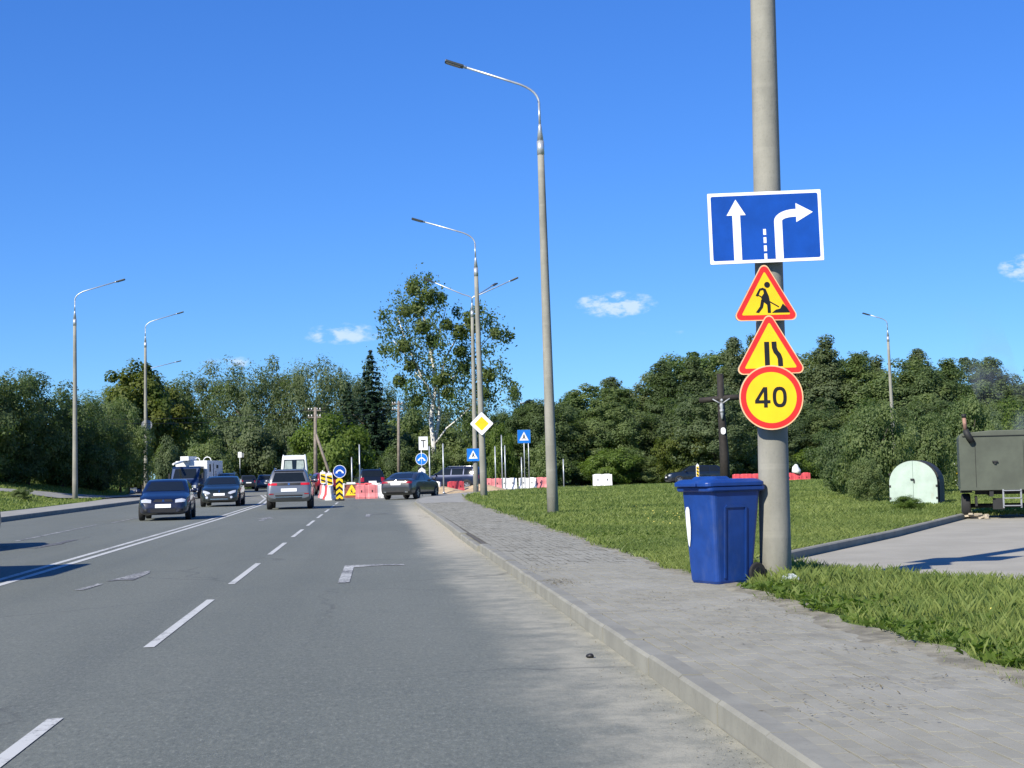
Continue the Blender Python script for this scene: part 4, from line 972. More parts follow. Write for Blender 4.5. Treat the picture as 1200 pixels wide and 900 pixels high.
SPEC = {
 'liftback': dict(L=4.45, W=.86, H=1.41, top=[(-2.225, .66), (-2.2, .86), (-2.12, .95), (-1.72, 1.0), (-1.50, 1.06), (-.75, 1.34), (-.1, 1.41), (.30, 1.36), (1.08, .97), (1.75, .84), (2.05, .74), (2.19, .60), (2.225, .45)],
   belt=[(-2.225, .60), (-2.1, .84), (-1.0, .93), (.9, .88), (1.75, .77), (2.1, .66), (2.225, .44)], wid=[(-2.225, .72), (-2.15, .80), (-1.6, .86), (1.4, .86), (2.0, .78), (2.16, .68), (2.225, .58)], bot=[(-2.225, .38), (-2.05, .24), (2.05, .2), (2.225, .28)],
   side=(-1.55, -.95, .22, .92, .94, 1.31), pil=(-.28,), rear=(.60, .44, 1.05, 1.29), ws=(.66, .52, 1.00, 1.30), wheel=(.30, .19), wb=(-1.30, 1.28)),
 'saloon': dict(L=4.70, W=.91, H=1.44, top=[(-2.35, .66), (-2.33, .95), (-2.25, 1.06), (-1.72, 1.10), (-.85, 1.38), (-.1, 1.44), (.32, 1.38), (1.05, 1.02), (1.8, .90), (2.15, .80), (2.31, .64), (2.35, .45)],
   belt=[(-2.35, .60), (-2.25, .92), (-1.0, .98), (.9, .92), (1.8, .82), (2.2, .68), (2.35, .44)], wid=[(-2.35, .76), (-2.25, .85), (-1.6, .91), (1.4, .91), (2.1, .83), (2.28, .7), (2.35, .6)], bot=[(-2.35, .38), (-2.15, .24), (2.15, .2), (2.35, .28)],
   side=(-1.70, -1.0, .24, .98, .99, 1.34), pil=(-.32,), rear=(.62, .46, 1.12, 1.35), ws=(.68, .54, 1.05, 1.34), wheel=(.33, .22), wb=(-1.42, 1.42)),
 'suv': dict(L=4.62, W=.92, H=1.66, top=[(-2.31, .70), (-2.29, 1.02), (-2.22, 1.20), (-2.02, 1.52), (-1.85, 1.62), (-.8, 1.66), (.2, 1.62), (.45, 1.56), (1.12, 1.13), (1.9, 1.02), (2.15, .90), (2.28, .70), (2.31, .5)],
   belt=[(-2.31, .66), (-2.2, 1.02), (-1.5, 1.06), (.9, 1.0), (1.9, .92), (2.2, .78), (2.31, .5)], wid=[(-2.31, .80), (-2.22, .88), (-1.6, .92), (1.4, .92), (2.1, .84), (2.26, .7), (2.31, .62)], bot=[(-2.31, .46), (-2.15, .32), (2.15, .24), (2.31, .34)],
   side=(-2.0, -1.72, .34, 1.02, 1.09, 1.53), pil=(-1.15, -.22), rear=(.68, .56, 1.13, 1.50), ws=(.72, .58, 1.15, 1.52), wheel=(.35, .22), wb=(-1.42, 1.42)),
 'van': dict(L=5.2, W=.96, H=2.72, top=[(-2.6, .8), (-2.58, 1.6), (-2.54, 2.4), (-2.44, 2.66), (-2.2, 2.72), (.6, 2.70), (1.0, 2.5), (1.55, 1.50), (2.2, 1.22), (2.5, 1.0), (2.6, .6)],
   belt=[(-2.6, .7), (-2.5, 1.25), (1.3, 1.25), (2.2, 1.05), (2.6, .6)], wid=[(-2.6, .90), (-2.5, .95), (-2, .96), (1.6, .96), (2.3, .88), (2.6, .7)], bot=[(-2.6, .45), (-2.4, .32), (2.4, .28), (2.6, .4)],
   side=(.2, .25, .75, 1.35, 1.32, 1.95), pil=(), rear=(.74, .66, 1.52, 2.42), ws=(.78, .66, 1.5, 2.3), wheel=(.34, .21), wb=(-1.7, 1.75), tall=True),
}
SPEC['estate'] = dict(SPEC['suv']); SPEC['hatch'] = dict(SPEC['suv'], H=1.52)
BODY = {}
def body_mesh(kind):
    if kind in BODY: return BODY[kind]
    S = SPEC[kind]; hs = S['H']/1.66 if kind == 'hatch' else 1.0
    n = 64; ys = np.interp(np.linspace(0, 1, n), [0, .12, .88, 1], [-S['L']/2, -S['L']/2+.35, S['L']/2-.35, S['L']/2])
    f = lambda k: np.interp(ys, [p[0] for p in S[k]], [p[1] for p in S[k]])
    top = smooth_arr(f('top'), 1); belt = smooth_arr(f('belt'), 3); wid = smooth_arr(f('wid'), 2); bot = f('bot')
    belt = np.minimum(belt, top-.05)
    rings = []
    for i, y in enumerate(ys):
        w, b, tp, zb = wid[i], belt[i], top[i], bot[i]; gh = tp-b
        wt = w*.93 - max(0, gh-.06)*(.36 if not S.get('tall') else .10); cr = min(.07, gh*.6)
        half = [(0, zb), (.70*w, zb), (.93*w, zb+.05), (.99*w, zb+.30*(b-zb)), (w, zb+.62*(b-zb)), (.965*w, b), (wt+.022*min(1, gh/.3), tp-cr), (wt*.80, tp-cr*.22), (wt*.4, tp-.004), (0, tp)]
        h = catmull(half, 4); full = np.vstack([h, np.column_stack([-h[-2:0:-1, 0], h[-2:0:-1, 1]])])
        rings.append([(p[0], y, p[1]*hs) for p in full])
    m = len(rings[0]); vs = [p for r in rings for p in r]
    fs = [(i*m+k, i*m+(k+1) % m, (i+1)*m+(k+1) % m, (i+1)*m+k) for i in range(n-1) for k in range(m)] + [tuple(range(m)), tuple((n-1)*m+k for k in reversed(range(m)))]
    BODY[kind] = (vs, fs, BVHTree.FromPolygons([Vector(v) for v in vs], fs, all_triangles=False), hs); return BODY[kind]
def project(kind, poly, axis, off=.008, cuts=4):
    """flat outline laid onto the body surface; axis: '+y' front, '-y' rear, '+x'/'-x' sides, '+z' top"""
    vs, fs, bvh, hs = body_mesh(kind); bm = bmesh.new()
    v = [bm.verts.new((p[0], p[1], 0)) for p in poly]; bm.faces.new(v); bmesh.ops.triangulate(bm, faces=bm.faces[:])
    bmesh.ops.subdivide_edges(bm, edges=bm.edges[:], cuts=cuts, use_grid_fill=True); bmesh.ops.triangulate(bm, faces=bm.faces[:])
    dead = []
    for q in bm.verts:
        a, b = q.co.x, q.co.y*(hs if axis != '+z' else 1)
        if axis == '+y': o, d = Vector((a, 6, b)), Vector((0, -1, 0))
        elif axis == '-y': o, d = Vector((a, -6, b)), Vector((0, 1, 0))
        elif axis == '+x': o, d = Vector((4, a, b)), Vector((-1, 0, 0))
        elif axis == '-x': o, d = Vector((-4, a, b)), Vector((1, 0, 0))
        else: o, d = Vector((a, b, 6)), Vector((0, 0, -1))
        hit = bvh.ray_cast(o, d)
        if hit[0] is None: dead.append(q); continue
        nrm = hit[1] if hit[1].dot(d) < 0 else -hit[1]; q.co = hit[0] + nrm*off
    if dead: bmesh.ops.delete(bm, geom=dead, context='VERTS')
    out = MB(); idx = {q: i for i, q in enumerate(bm.verts)}
    out.v = [tuple(q.co) for q in bm.verts]; dd = Vector({'+y': (0, 1, 0), '-y': (0, -1, 0), '+x': (1, 0, 0), '-x': (-1, 0, 0), '+z': (0, 0, 1)}[axis])
    for fc in bm.faces:
        fc.normal_update(); l = [idx[q] for q in fc.verts]
        if fc.normal.dot(dd) < 0: l.reverse()
        out.f.append(l); out.mi.append(0); out.sm.append(True)
    bm.free(); return out
def mir(poly): return [(-x, z) for x, z in poly][::-1]
def car(name, kind, label, cat, loc, rz, pmat, style, sc=1.0, rails=False):
    S = SPEC[kind]; vs, fs, bvh, hs = body_mesh(kind)
    t = empty(name, loc, rz); t.scale = (sc, sc, sc); tag(t, label, cat)
    key = (kind, pmat.name)
    mb = MB(); mb.add(vs, fs, 0, True); mb.sm[-2:] = [False, False]; body = mb.build('body', pmat, t)
    P = lambda nm, poly, ax, mat, off=.008, par=None, cuts=4: project(kind, poly, ax, off, cuts).build(nm, mat, par or t, fix=False)
    # side windows between pillars
    yb, yt, ft, fb, z0, z1 = S['side']; cutsy = [None, *S['pil'], None]
    for ax in ('+x', '-x'):
        for a, b in zip(cutsy[:-1], cutsy[1:]):
            lo = [(yb if a is None else a+.035, z0), (fb if b is None else b-.035, z0)]; hi = [(ft if b is None else b-.035, z1), (yt if a is None else a+.035, z1)]
            if a is None and b is not None and yt > b-.06: hi = [(b-.035, z1)]
            P('side_window', lo+hi, ax, M_glass_dark, .007)
        # sill, arches, door seams, handles
        P('sill', [(-S['L']/2*.52, S['bot'][1][1]+.05), (S['L']/2*.52, S['bot'][1][1]+.05), (S['L']/2*.52, S['bot'][1][1]+.14), (-S['L']/2*.52, S['bot'][1][1]+.14)], ax, M_black, .004)
        zs = z0-.05
        for yy in ([S['pil'][-1]] if S['pil'] else [.1]) + [fb-.06]:
            P('door_seam', [(yy-.006, .34), (yy+.006, .34), (yy+.006, zs), (yy-.006, zs)], ax, M_black, .003, cuts=3)
        for yy in ([S['pil'][-1]-.85, S['pil'][-1]+.12] if S['pil'] else [.25]):
            P('door_handle', [(yy, zs-.09), (yy+.17, zs-.09), (yy+.17, zs-.055), (yy, zs-.055)], ax, pmat, .022, cuts=2)
        for wy in S['wb']:
            r = S['wheel'][0]; pts = [(wy+(r+.055)*math.cos(a), max((r+.0)+(r+.055)*math.sin(a), S['bot'][1][1]+.04)) for a in np.linspace(-.55, math.pi+.55, 18)]
            P('wheel_arch', pts, ax, M_black, .004, cuts=3)
    bw, tw, z0, z1 = S['ws']; P('windscreen', [(-bw, z0), (bw, z0), (tw, z1), (-tw, z1)], '+y', M_glass_dark, .007, cuts=7)
    bw, tw, z0, z1 = S['rear']; rw = P('rear_window', [(-bw, z0), (bw, z0), (tw, z1), (-tw, z1)], '-y', M_glass_dark, .007, cuts=7)
    if style.get('curtain'):
        cm = simple('pale_curtain', (.30, .36, .34), .9)
        for s in (-1, 1): P('curtain', [(s*.12, z0+.06), (s*(bw-.06), z0+.06), (s*(tw-.06), z1-.07), (s*.16, z1-.07)] if s > 0 else [(-(bw-.06), z0+.06), (-.12, z0+.06), (-.16, z1-.07), (-(tw-.06), z1-.07)], '-y', cm, .012, rw)
    # wheels
    wk = S['wheel']
    if wk not in WH: WH[wk] = wheel_meshes(*wk)
    hw = S['W']
    for wy in S['wb']:
        for s in (-1, 1):
            o = link('wheel', WH[wk][0], t, (s*(hw-wk[1]/2+.012), wy, wk[0])); o.rotation_euler = (0, 0, 0 if s > 0 else math.pi); link('rim', WH[wk][1], o)
    # mirrors
    mz = S['side'][4]+.04
    for s in (-1, 1):
        mb = MB(); mb.sphere((s*(hw+.10), S['side'][3]-.12, mz*hs+.02), .11, 10, 7, (1.05, .6, .72)); mb.tube([(s*(hw-.06), S['side'][3]-.10, mz*hs-.02), (s*(hw+.06), S['side'][3]-.11, mz*hs)], .03, 8); mb.build('mirror', style.get('mirror', pmat), t)
    if rails:
        for s in (-1, 1):
            mb = MB(); zr = (S['H']+.025); mb.tube([(s*.60, -1.75, zr-.05), (s*.60, -1.6, zr), (s*.60, .0, zr), (s*.60, .2, zr-.05)], .02, 8); mb.build('roof_rail', M_chrome, t)
    for nm, poly, ax, mat, off, sym in style['parts']:
        P(nm, poly, ax, mat, off)
        if sym: P(nm, mir(poly), ax, mat, off)
    return t
R4 = lambda x0, z0, x1, z1: [(x0, z0), (x1, z0), (x1, z1), (x0, z1)]
carisma = dict(parts=[('headlight', [(.40, .60), (.72, .62), (.73, .70), (.60, .735), (.40, .70)], '+y', M_headlight, .012, True), ('grille', [(-.33, .64), (.33, .64), (.27, .72), (-.27, .72)], '+y', M_black, .01, False), ('badge', [(-.05, .64), (.05, .64), (0, .72)], '+y', M_chrome, .016, False),
   ('lower_intake', R4(-.42, .29, .42, .40), '+y', M_black, .01, False), ('license_plate', R4(-.26, .44, .26, .555), '+y', M_plate, .022, False), ('fog_light', R4(.52, .33, .66, .40), '+y', M_black, .01, True),
   ('tail_light', R4(.46, .72, .74, .86), '-y', M_taillight, .01, True), ('rear_plate', R4(-.26, .5, .26, .61), '-y', M_plate, .02, False)])
laguna = dict(parts=[('headlight', [(.40, .62), (.52, .58), (.74, .66), (.76, .76), (.62, .74), (.45, .68)], '+y', M_headlight, .012, True), ('grille', R4(-.36, .40, .36, .50), '+y', M_black, .01, False), ('grille_surround', R4(-.40, .34, .40, .385), '+y', M_chrome, .014, False), ('badge', [(0, .66), (.045, .72), (0, .78), (-.045, .72)], '+y', M_chrome, .018, False),
   ('license_plate', R4(-.26, .52, .26, .62), '+y', M_plate, .022, False), ('fog_light', [(p[0]+.56, p[1]+.44) for p in circle(.055, 12)], '+y', M_headlight, .014, True), ('lower_intake', R4(-.5, .24, .5, .32), '+y', M_black, .01, False),
   ('tail_light', R4(.46, .74, .74, .88), '-y', M_taillight, .01, True), ('rear_plate', R4(-.26, .5, .26, .61), '-y', M_plate, .02, False)])
M_lit_red = simple('claw_tail_light', (.55, .012, .014), .2, 0, .05, 20, coat=.8)
suvst = dict(parts=[('tail_light', R4(.48, .99, .83, 1.08), '-y', M_lit_red, .012, True), ('light_strip', R4(-.83, .985, .83, 1.09), '-y', M_black, .008, False), ('license_plate', R4(-.32, .73, .32, .86), '-y', M_plate, .022, False), ('bumper_trim', R4(-.84, .46, .84, .60), '-y', M_black, .008, False), ('exhaust_trim', R4(-.60, .505, .60, .53), '-y', M_chrome, .014, False), ('reflector', R4(.62, .62, .80, .66), '-y', M_taillight, .014, True), ('badge', circle(.045, 12, (0, 1.04)), '-y', M_chrome, .016, False), ('spoiler', R4(-.60, 1.535, .60, 1.575), '-y', M_black, .02, False),
   ('headlight', R4(.46, .72, .76, .84), '+y', M_headlight, .012, True), ('grille', R4(-.42, .56, .42, .78), '+y', M_black, .01, False)])
bmwst = dict(parts=[('tail_light', [(.42, .86), (.83, .84), (.83, .95), (.48, .94)], '-y', M_taillight, .012, True), ('license_plate', R4(-.27, .76, .27, .88), '-y', M_plate, .022, False), ('bumper_trim', R4(-.72, .34, .72, .46), '-y', M_black, .008, False), ('exhaust', R4(.52, .37, .68, .43), '-y', M_chrome, .014, True), ('badge', circle(.04, 12, (0, .97)), '-y', M_chrome, .016, False), ('boot_seam', R4(-.66, .705, .66, .715), '-y', M_black, .006, False),
   ('headlight', R4(.44, .66, .76, .75), '+y', M_headlight, .012, True), ('grille', R4(-.32, .5, .32, .68), '+y', M_black, .01, False)])
gen = dict(parts=[('tail_light', R4(.58, .80, .82, 1.08), '-y', M_taillight, .012, True), ('license_plate', R4(-.27, .72, .27, .84), '-y', M_plate, .022, False), ('bumper_trim', R4(-.8, .46, .8, .58), '-y', M_black, .008, False), ('headlight', R4(.46, .72, .78, .86), '+y', M_headlight, .012, True), ('grille', R4(-.42, .54, .42, .78), '+y', M_black, .01, False), ('front_plate', R4(-.26, .56, .26, .67), '+y', M_plate, .024, False)])
vanst = dict(curtain=True, parts=[('tail_light', R4(.76, 1.0, .88, 1.5), '-y', M_taillight, .012, True), ('license_plate', R4(-.27, .8, .27, .92), '-y', M_plate, .02, False), ('door_seam', R4(-.006, .7, .006, 1.5), '-y', M_black, .006, False), ('headlight', R4(.5, .8, .82, .98), '+y', M_headlight, .012, True)])
genS = dict(parts=[('tail_light', R4(.50, .84, .82, .95), '-y', M_taillight, .012, True), ('license_plate', R4(-.27, .76, .27, .88), '-y', M_plate, .022, False), ('headlight', R4(.44, .64, .76, .75), '+y', M_headlight, .012, True), ('grille', R4(-.32, .5, .32, .66), '+y', M_black, .01, False), ('front_plate', R4(-.26, .45, .26, .56), '+y', M_plate, .024, False)])
pi = math.pi
b = G(188, 610.5); car('oncoming_car', 'liftback', 'dark blue liftback with pale headlights driving towards us beside the double line', 'car', (b.x-.05, b.y+2.2, 0), pi+.06, paint('dark_blue_paint', (.004, .007, .026), .15), carisma, sc=.97)
b = G(256, 594); car('oncoming_car', 'saloon', 'dark green saloon with lit fog lamps behind the dark blue liftback', 'car', (b.x, b.y+2.3, 0), pi+.015, paint('dark_green_paint', (.008, .014, .012), .15), laguna)
b = G(338, 597); car('suv_car', 'suv', 'silver grey estate SUV with wide red tail lights driving away', 'car', (b.x, b.y+2.0, 0), .02, paint('silver_grey_paint', (.20, .21, .22), .55), suvst, rails=True)
b = G(471, 585.5); car('saloon_car', 'saloon', 'dark grey saloon turning right at the pavement corner', 'car', (b.x+.55, b.y+2.0, 0), -.38, paint('dark_grey_paint', (.030, .032, .034), .25), bmwst)
car('passing_car', 'liftback', 'navy car at the picture edge in the oncoming lanes', 'car', (-9.02, 32.0, 0), pi, paint('navy_paint', (.010, .014, .035)), carisma)
car('passing_van', 'van', 'van just outside the picture whose shadow crosses the double line', 'van', (-8.0, 20.6, 0), pi, paint('navy_paint', (.010, .014, .035)), vanst)
v = AT(264, 570, 104); car('oncoming_car', 'suv', 'black SUV coming on behind the dark green saloon', 'car', (v.x, 104, 0), pi, paint('black_paint', (.012, .015, .020)), gen, rails=True)
v = AT(289, 570, 160); car('distant_car', 'hatch', 'charcoal hatchback driving off beyond the junction', 'car', (v.x, 160, 0), .18, paint('charcoal_paint', (.03, .034, .04)), gen)
v = AT(311, 570, 140); car('distant_car', 'hatch', 'slate blue hatchback half hidden by the silver SUV', 'car', (v.x, 140, 0), .12, paint('slate_blue_paint', (.05, .075, .11)), gen)
v = AT(343.5, 570, 100); car('panel_van', 'van', 'white high roof van with curtained rear windows', 'van', (v.x, 102, 0), .05, simple('white_van_paint', (.74, .75, .74), .35, 0, .03, 2, coat=.5), vanst)
v = AT(378, 570, 106); car('red_car', 'suv', 'red car beyond the striped markers', 'car', (v.x, 107, 0), .22, paint('red_paint', (.22, .010, .018), .3), gen, sc=.93)
v = AT(432, 570, 106); car('estate_car', 'suv', 'black estate car behind the bright red barrier', 'car', (v.x, 107.5, 0), .12, paint('black_paint', (.012, .015, .020)), gen, sc=1.03, rails=True)
v = AT(533, 570, 108); car('crossing_car', 'suv', 'navy SUV crossing behind the sand heap', 'car', (v.x, 110.5, 0), 1.12, paint('deep_navy_paint', (.008, .014, .042)), gen, sc=1.05, rails=True)
v = AT(813, 570, 117); car('parked_car', 'hatch', 'dark car parked behind the tall cross', 'car', (v.x, 117, .0), pi/2+.05, paint('ink_blue_paint', (.014, .022, .035)), gen, sc=.97)
v = AT(384, 575, 112); 

# blue cab truck with a white equipment box and folded boom
t = empty('service_truck', (AT(214, 575, 99).x+.5, 101.9, 0), pi-.15); tag(t, 'blue cab truck with white box body and folded white boom', 'truck')
M_cab = paint('truck_blue_paint', (.010, .026, .075)); M_tw = simple('truck_white', (.70, .71, .70), .45, 0, .05, 2)
prof = [(2.9, .45), (2.95, .75), (2.90, 1.05), (2.68, 1.28), (2.30, 2.02), (2.1, 2.12), (1.15, 2.12), (1.15, .45)]
mb = MB(); mb.prism(prof, (1.86, 0, 0), (-.93, 0, 0), (0, 1, 0), (0, 0, 1)); cab = mb.build('cab', M_cab, t, bevel=.05)
mb = MB(); n_ = Vector((0, .74, .38)).normalized()*.012; mb.add([Vector(p)+n_ for p in [(-.78, 2.65, 1.33), (.78, 2.65, 1.33), (.70, 2.33, 1.96), (-.70, 2.33, 1.96)]], [(0, 1, 2, 3)]); mb.build('windscreen', M_glass_dark, cab)
for s in (-1, 1):
    mb = MB(); mb.add([(s*.937, p[0], p[1]) for p in [(1.3, 1.32), (2.5, 1.32), (2.2, 1.95), (1.3, 1.95)]], [(0, 1, 2, 3)]); mb.build('side_window', M_glass_dark, cab)
    mb = MB(); mb.box((s*.66, 2.95, .80), (.34, .04, .2)); mb.build('headlight', M_headlight, cab, bevel=.01)
    mb = MB(); mb.box((s*1.10, 2.35, 1.5), (.10, .1, .36)); mb.build('mirror', M_black, cab)
    for wy in (2.1, -1.7):
        if (.38, .24) not in WH: WH[(.38, .24)] = wheel_meshes(.38, .24)
        o = link('wheel', WH[(.38, .24)][0], t, (s*.88, wy, .38)); o.rotation_euler = (0, 0, 0 if s > 0 else pi); link('rim', WH[(.38, .24)][1], o)
mb = MB(); mb.box((0, 2.98, .55), (1.9, .12, .22)); mb.build('bumper', M_white_plastic, t, bevel=.03)
mb = MB(); mb.box((0, 2.97, .95), (1.1, .05, .16)); mb.build('grille', M_black, t)
mb = MB(); mb.box((0, -.2, .62), (.9, 5.6, .2)); mb.build('chassis', M_chassis, t)
mb = MB(); mb.box((0, -1.05, 1.62), (2.14, 4.1, 1.75)); bo = mb.build('box_body', M_tw, t, bevel=.03)
for yy, z, w, h in ((.3, 2.0, .3, .5), (-.6, 1.7, .06, 1.2), (-1.6, 2.1, .45, .22), (-1.2, 1.4, .05, .8), (-2.3, 1.2, .3, .2)): mb = MB(); mb.box((-1.08, yy, z), (.03, w, h)); mb.build('locker_fitting', M_black, bo)
mb = MB(); mb.tube([(.45, -1.6, 2.62), (.5, 1.0, 2.5), (.55, 3.35, 2.28)], [.10, .09, .07], 10); mb.box((.35, .4, 2.66), (.55, 2.0, .28)); mb.build('boom', M_tw, t)
mb = MB(); mb.tube([(-.5+.26*math.cos(a), -1.2, 2.5+.26*math.sin(a)) for a in np.linspace(0, pi, 10)], .03, 8); mb.tube([(-.2+.16*math.cos(a), .2, 2.5+.2*math.sin(a)) for a in np.linspace(0, pi, 8)], .03, 8); mb.build('cable_hoop', M_tw, t)

# ------------------------------------------------------------------ vegetation
def leaf_faces(C, N, size, aspect=.6, droop=None):
    """rhombic leaves at centres C with rough normals N"""
    n = len(C); N = N + rng.normal(0, .40, (n, 3)); N /= np.linalg.norm(N, axis=1, keepdims=True)+1e-9
    A = rng.normal(0, 1, (n, 3))
    if droop is not None: A = A*(1-droop) + np.array([0, 0, -2.0])*droop
    A -= N*np.sum(A*N, axis=1, keepdims=True); A /= np.linalg.norm(A, axis=1, keepdims=True)+1e-9; B = np.cross(N, A)
    s = (size*rng.uniform(.6, 1.35, n))[:, None]
    out = np.empty((n, 4, 3)); out[:, 0] = C-A*s*.5; out[:, 1] = C+B*s*aspect*.5-A*s*.05; out[:, 2] = C+A*s*.5; out[:, 3] = C-B*s*aspect*.5-A*s*.05
    return out.reshape(-1, 3)
def blob_crown(h, w, base, n_clump, per, leaf, seed, spread=1.0, top_pow=1.0, droop=None, rag=.28, aspect=.6, fill=.25, clump_r=.13):
    """crown of leaf clumps: h height, w width, base = height where leaves begin"""
    r = np.random.default_rng(seed); hz = (h-base)/2; cz = base+hz
    lob = [(r.uniform(0, 6.28), r.uniform(.2, 1.3), r.uniform(.08, rag)) for _ in range(7)]
    Cs = []; 
    for i in range(n_clump):
        u = r.normal(0, 1, 3); u /= np.linalg.norm(u); rr = r.uniform(.35, 1)**.45
        az = math.atan2(u[1], u[0]); m = 1 + sum(a*math.sin(az*(k+1)+p+u[2]*q*3) for k, (p, q, a) in enumerate(lob))*.45
        zz = u[2]; m = min(1.32, max(.62, m)); wz = (1-max(0, zz))**(.25*top_pow) if top_pow > 1 else 1
        Cs.append((u[0]*w/2*rr*m*wz, u[1]*w/2*rr*m*wz, cz+zz*hz*rr*(.9+.2*m), rr))
    Cs = np.array(Cs); cen = np.array([0, 0, cz])
    P = []; N = []; Va = []
    for c in Cs:
        k = int(per*r.uniform(.6, 1.4)); R_ = w*clump_r*r.uniform(.6, 1.35)
        d = r.normal(0, 1, (k, 3)); d /= np.linalg.norm(d, axis=1, keepdims=True); rad_ = R_*r.uniform(.2, 1, k)**.5
        p = c[:3]+d*rad_[:, None]*np.array([1, 1, .75 if droop is None else 1.35]); out = (c[:3]-cen); out = out/(np.linalg.norm(out)+1e-6)
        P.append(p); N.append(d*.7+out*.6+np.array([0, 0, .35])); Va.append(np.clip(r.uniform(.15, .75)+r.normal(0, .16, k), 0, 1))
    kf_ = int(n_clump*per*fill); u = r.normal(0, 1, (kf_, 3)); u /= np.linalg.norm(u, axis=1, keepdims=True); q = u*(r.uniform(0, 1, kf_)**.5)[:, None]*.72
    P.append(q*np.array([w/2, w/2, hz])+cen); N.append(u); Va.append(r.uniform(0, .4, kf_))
    P = np.vstack(P); N = np.vstack(N); Va = np.concatenate(Va); ok = P[:, 2] > base*.3+.05
    P, N, Va = P[ok], N[ok], Va[ok]
    return leaf_faces(P, N, leaf, aspect, droop), Va
def spruce_crown(h, w, leaf, seed):
    r = np.random.default_rng(seed); P = []; N = []
    nt = 26
    for i in range(nt):
        f = i/(nt-1); z = .06*h+f*.93*h; R_ = w/2*(1-f)**.82*r.uniform(.85, 1.12)+.12; nb = max(4, int(13*(1-f)+4))
        for b in range(nb):
            a = 2*math.pi*(b+r.uniform(0, .9))/nb; L = R_*r.uniform(.7, 1.12); k = int(60*L/1.5)+14; s = r.uniform(0.05, 1, k)**.75
            wid = .22*L*(1-s*.6); x = s*L; off = r.normal(0, .5, k)*wid; zz = z - .32*x + .12*x*s - np.abs(r.normal(0, .16, k))*(.4+s)
            P.append(np.column_stack([np.cos(a)*x-np.sin(a)*off, np.sin(a)*x+np.cos(a)*off, zz])); N.append(np.tile([math.cos(a)*.5, math.sin(a)*.5, .8], (k, 1)))
    P = np.vstack(P); N = np.vstack(N); return leaf_faces(P, N, leaf, .42), np.clip(r.normal(.45, .25, len(P)), 0, 1)
def trunk_mesh(h, r, mat, limbs=6, spread=2.0, seed=1, start=.3, lean=0.0):
    q = random.Random(seed); mb = MB(); pts = []; x = y = 0.0
    for i in range(6): pts.append((x, y, -.3+(h+.3)*i/5)); x += q.uniform(-.12, .12)+lean; y += q.uniform(-.12, .12)
    mb.tube(pts, [r*(1.25 if i == 0 else 1)*(1-.14*i) for i in range(6)], 10)
    for k in range(limbs):
        f = start+(1-start)*k/max(1, limbs); i = min(4, int(f*5)); p = Vector(pts[i]).lerp(Vector(pts[i+1]), f*5-i); a = k*2.4+q.uniform(-.4, .4); L = spread*q.uniform(.6, 1.1)
        p1 = p+Vector((math.cos(a)*L*.5, math.sin(a)*L*.5, L*.55)); p2 = p+Vector((math.cos(a)*L, math.sin(a)*L, L*1.15)); mb.tube([p, p1, p2], [r*.5, r*.34, r*.12], 7)
    return mb.mesh('trunk', mat)
PROTO = {}
def proto(kind):
    if kind in PROTO: return PROTO[kind]
    K = dict(
     round_a=lambda: (blob_crown(12, 9, 1.6, 130, 210, .25, 11, rag=.4, clump_r=.105), 12, 9, 'green'), round_b=lambda: (blob_crown(12, 9, 1.0, 140, 200, .25, 23, rag=.45, clump_r=.10), 12, 9, 'green'),
     round_c=lambda: (blob_crown(12, 8.5, 1.2, 130, 210, .25, 37, rag=.48, clump_r=.105), 12, 8.5, 'dark'), willow_a=lambda: (blob_crown(15, 11, 2.2, 92, 150, .42, 41, droop=.55, aspect=.34, rag=.42, fill=.10, clump_r=.115), 15, 11, 'willow'),
     willow_b=lambda: (blob_crown(15, 10, 2.0, 84, 150, .42, 53, droop=.5, aspect=.34, rag=.45, fill=.08, clump_r=.115), 15, 10, 'willow'), bush_a=lambda: (blob_crown(3.6, 4.6, .0, 75, 150, .20, 61, fill=.3, clump_r=.15), 3.6, 4.6, 'green'),
     bush_b=lambda: (blob_crown(4.2, 5.0, .0, 75, 150, .22, 67, rag=.38, fill=.3, clump_r=.15), 4.2, 5.0, 'bright'), dark_a=lambda: (blob_crown(7.5, 7.5, .3, 115, 190, .20, 71, rag=.32, clump_r=.12), 7.5, 7.5, 'dark'),
     maple=lambda: (blob_crown(9.5, 6.0, 1.0, 100, 130, .27, 79, rag=.4, fill=.2, clump_r=.12, aspect=.8), 9.5, 6.0, 'maple'), spruce=lambda: (spruce_crown(13.5, 5.6, .30, 83), 13.5, 5.6, 'spruce'),
     alder_a=lambda: (blob_crown(12, 6.4, .8, 130, 170, .23, 97, rag=.4, top_pow=2.2, clump_r=.12), 12, 6.4, 'green'), alder_b=lambda: (blob_crown(12, 5.8, .8, 120, 170, .23, 103, rag=.45, top_pow=2.6, clump_r=.12), 12, 5.8, 'willow'),
     shrub=lambda: (blob_crown(2.9, 3.6, .0, 85, 150, .105, 89, rag=.35, fill=.35, clump_r=.14, aspect=.7), 2.9, 3.6, 'green'))[kind]
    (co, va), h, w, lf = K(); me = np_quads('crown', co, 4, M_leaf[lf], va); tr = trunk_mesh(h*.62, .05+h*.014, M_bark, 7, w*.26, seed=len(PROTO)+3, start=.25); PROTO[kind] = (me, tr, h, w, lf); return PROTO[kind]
TREEN = [0]
def tree(kind, x, y, z, h, w, label, group=None, name='tree', rz=None, cat='tree', leaf=None):
    me, tr, ph, pw, lf = proto(kind); TREEN[0] += 1
    t = empty(name, (x, y, z), rz if rz is not None else TREEN[0]*1.93); tag(t, label, cat, group)
    for nm, m in (('trunk', tr), ('crown', me)):
        if nm == 'crown' and leaf and leaf != lf:
            k2 = (kind, leaf)
            if k2 not in PROTO: c = me.copy(); c.materials[0] = M_leaf[leaf]; PROTO[k2] = c
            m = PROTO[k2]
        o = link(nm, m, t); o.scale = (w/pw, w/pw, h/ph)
    return t
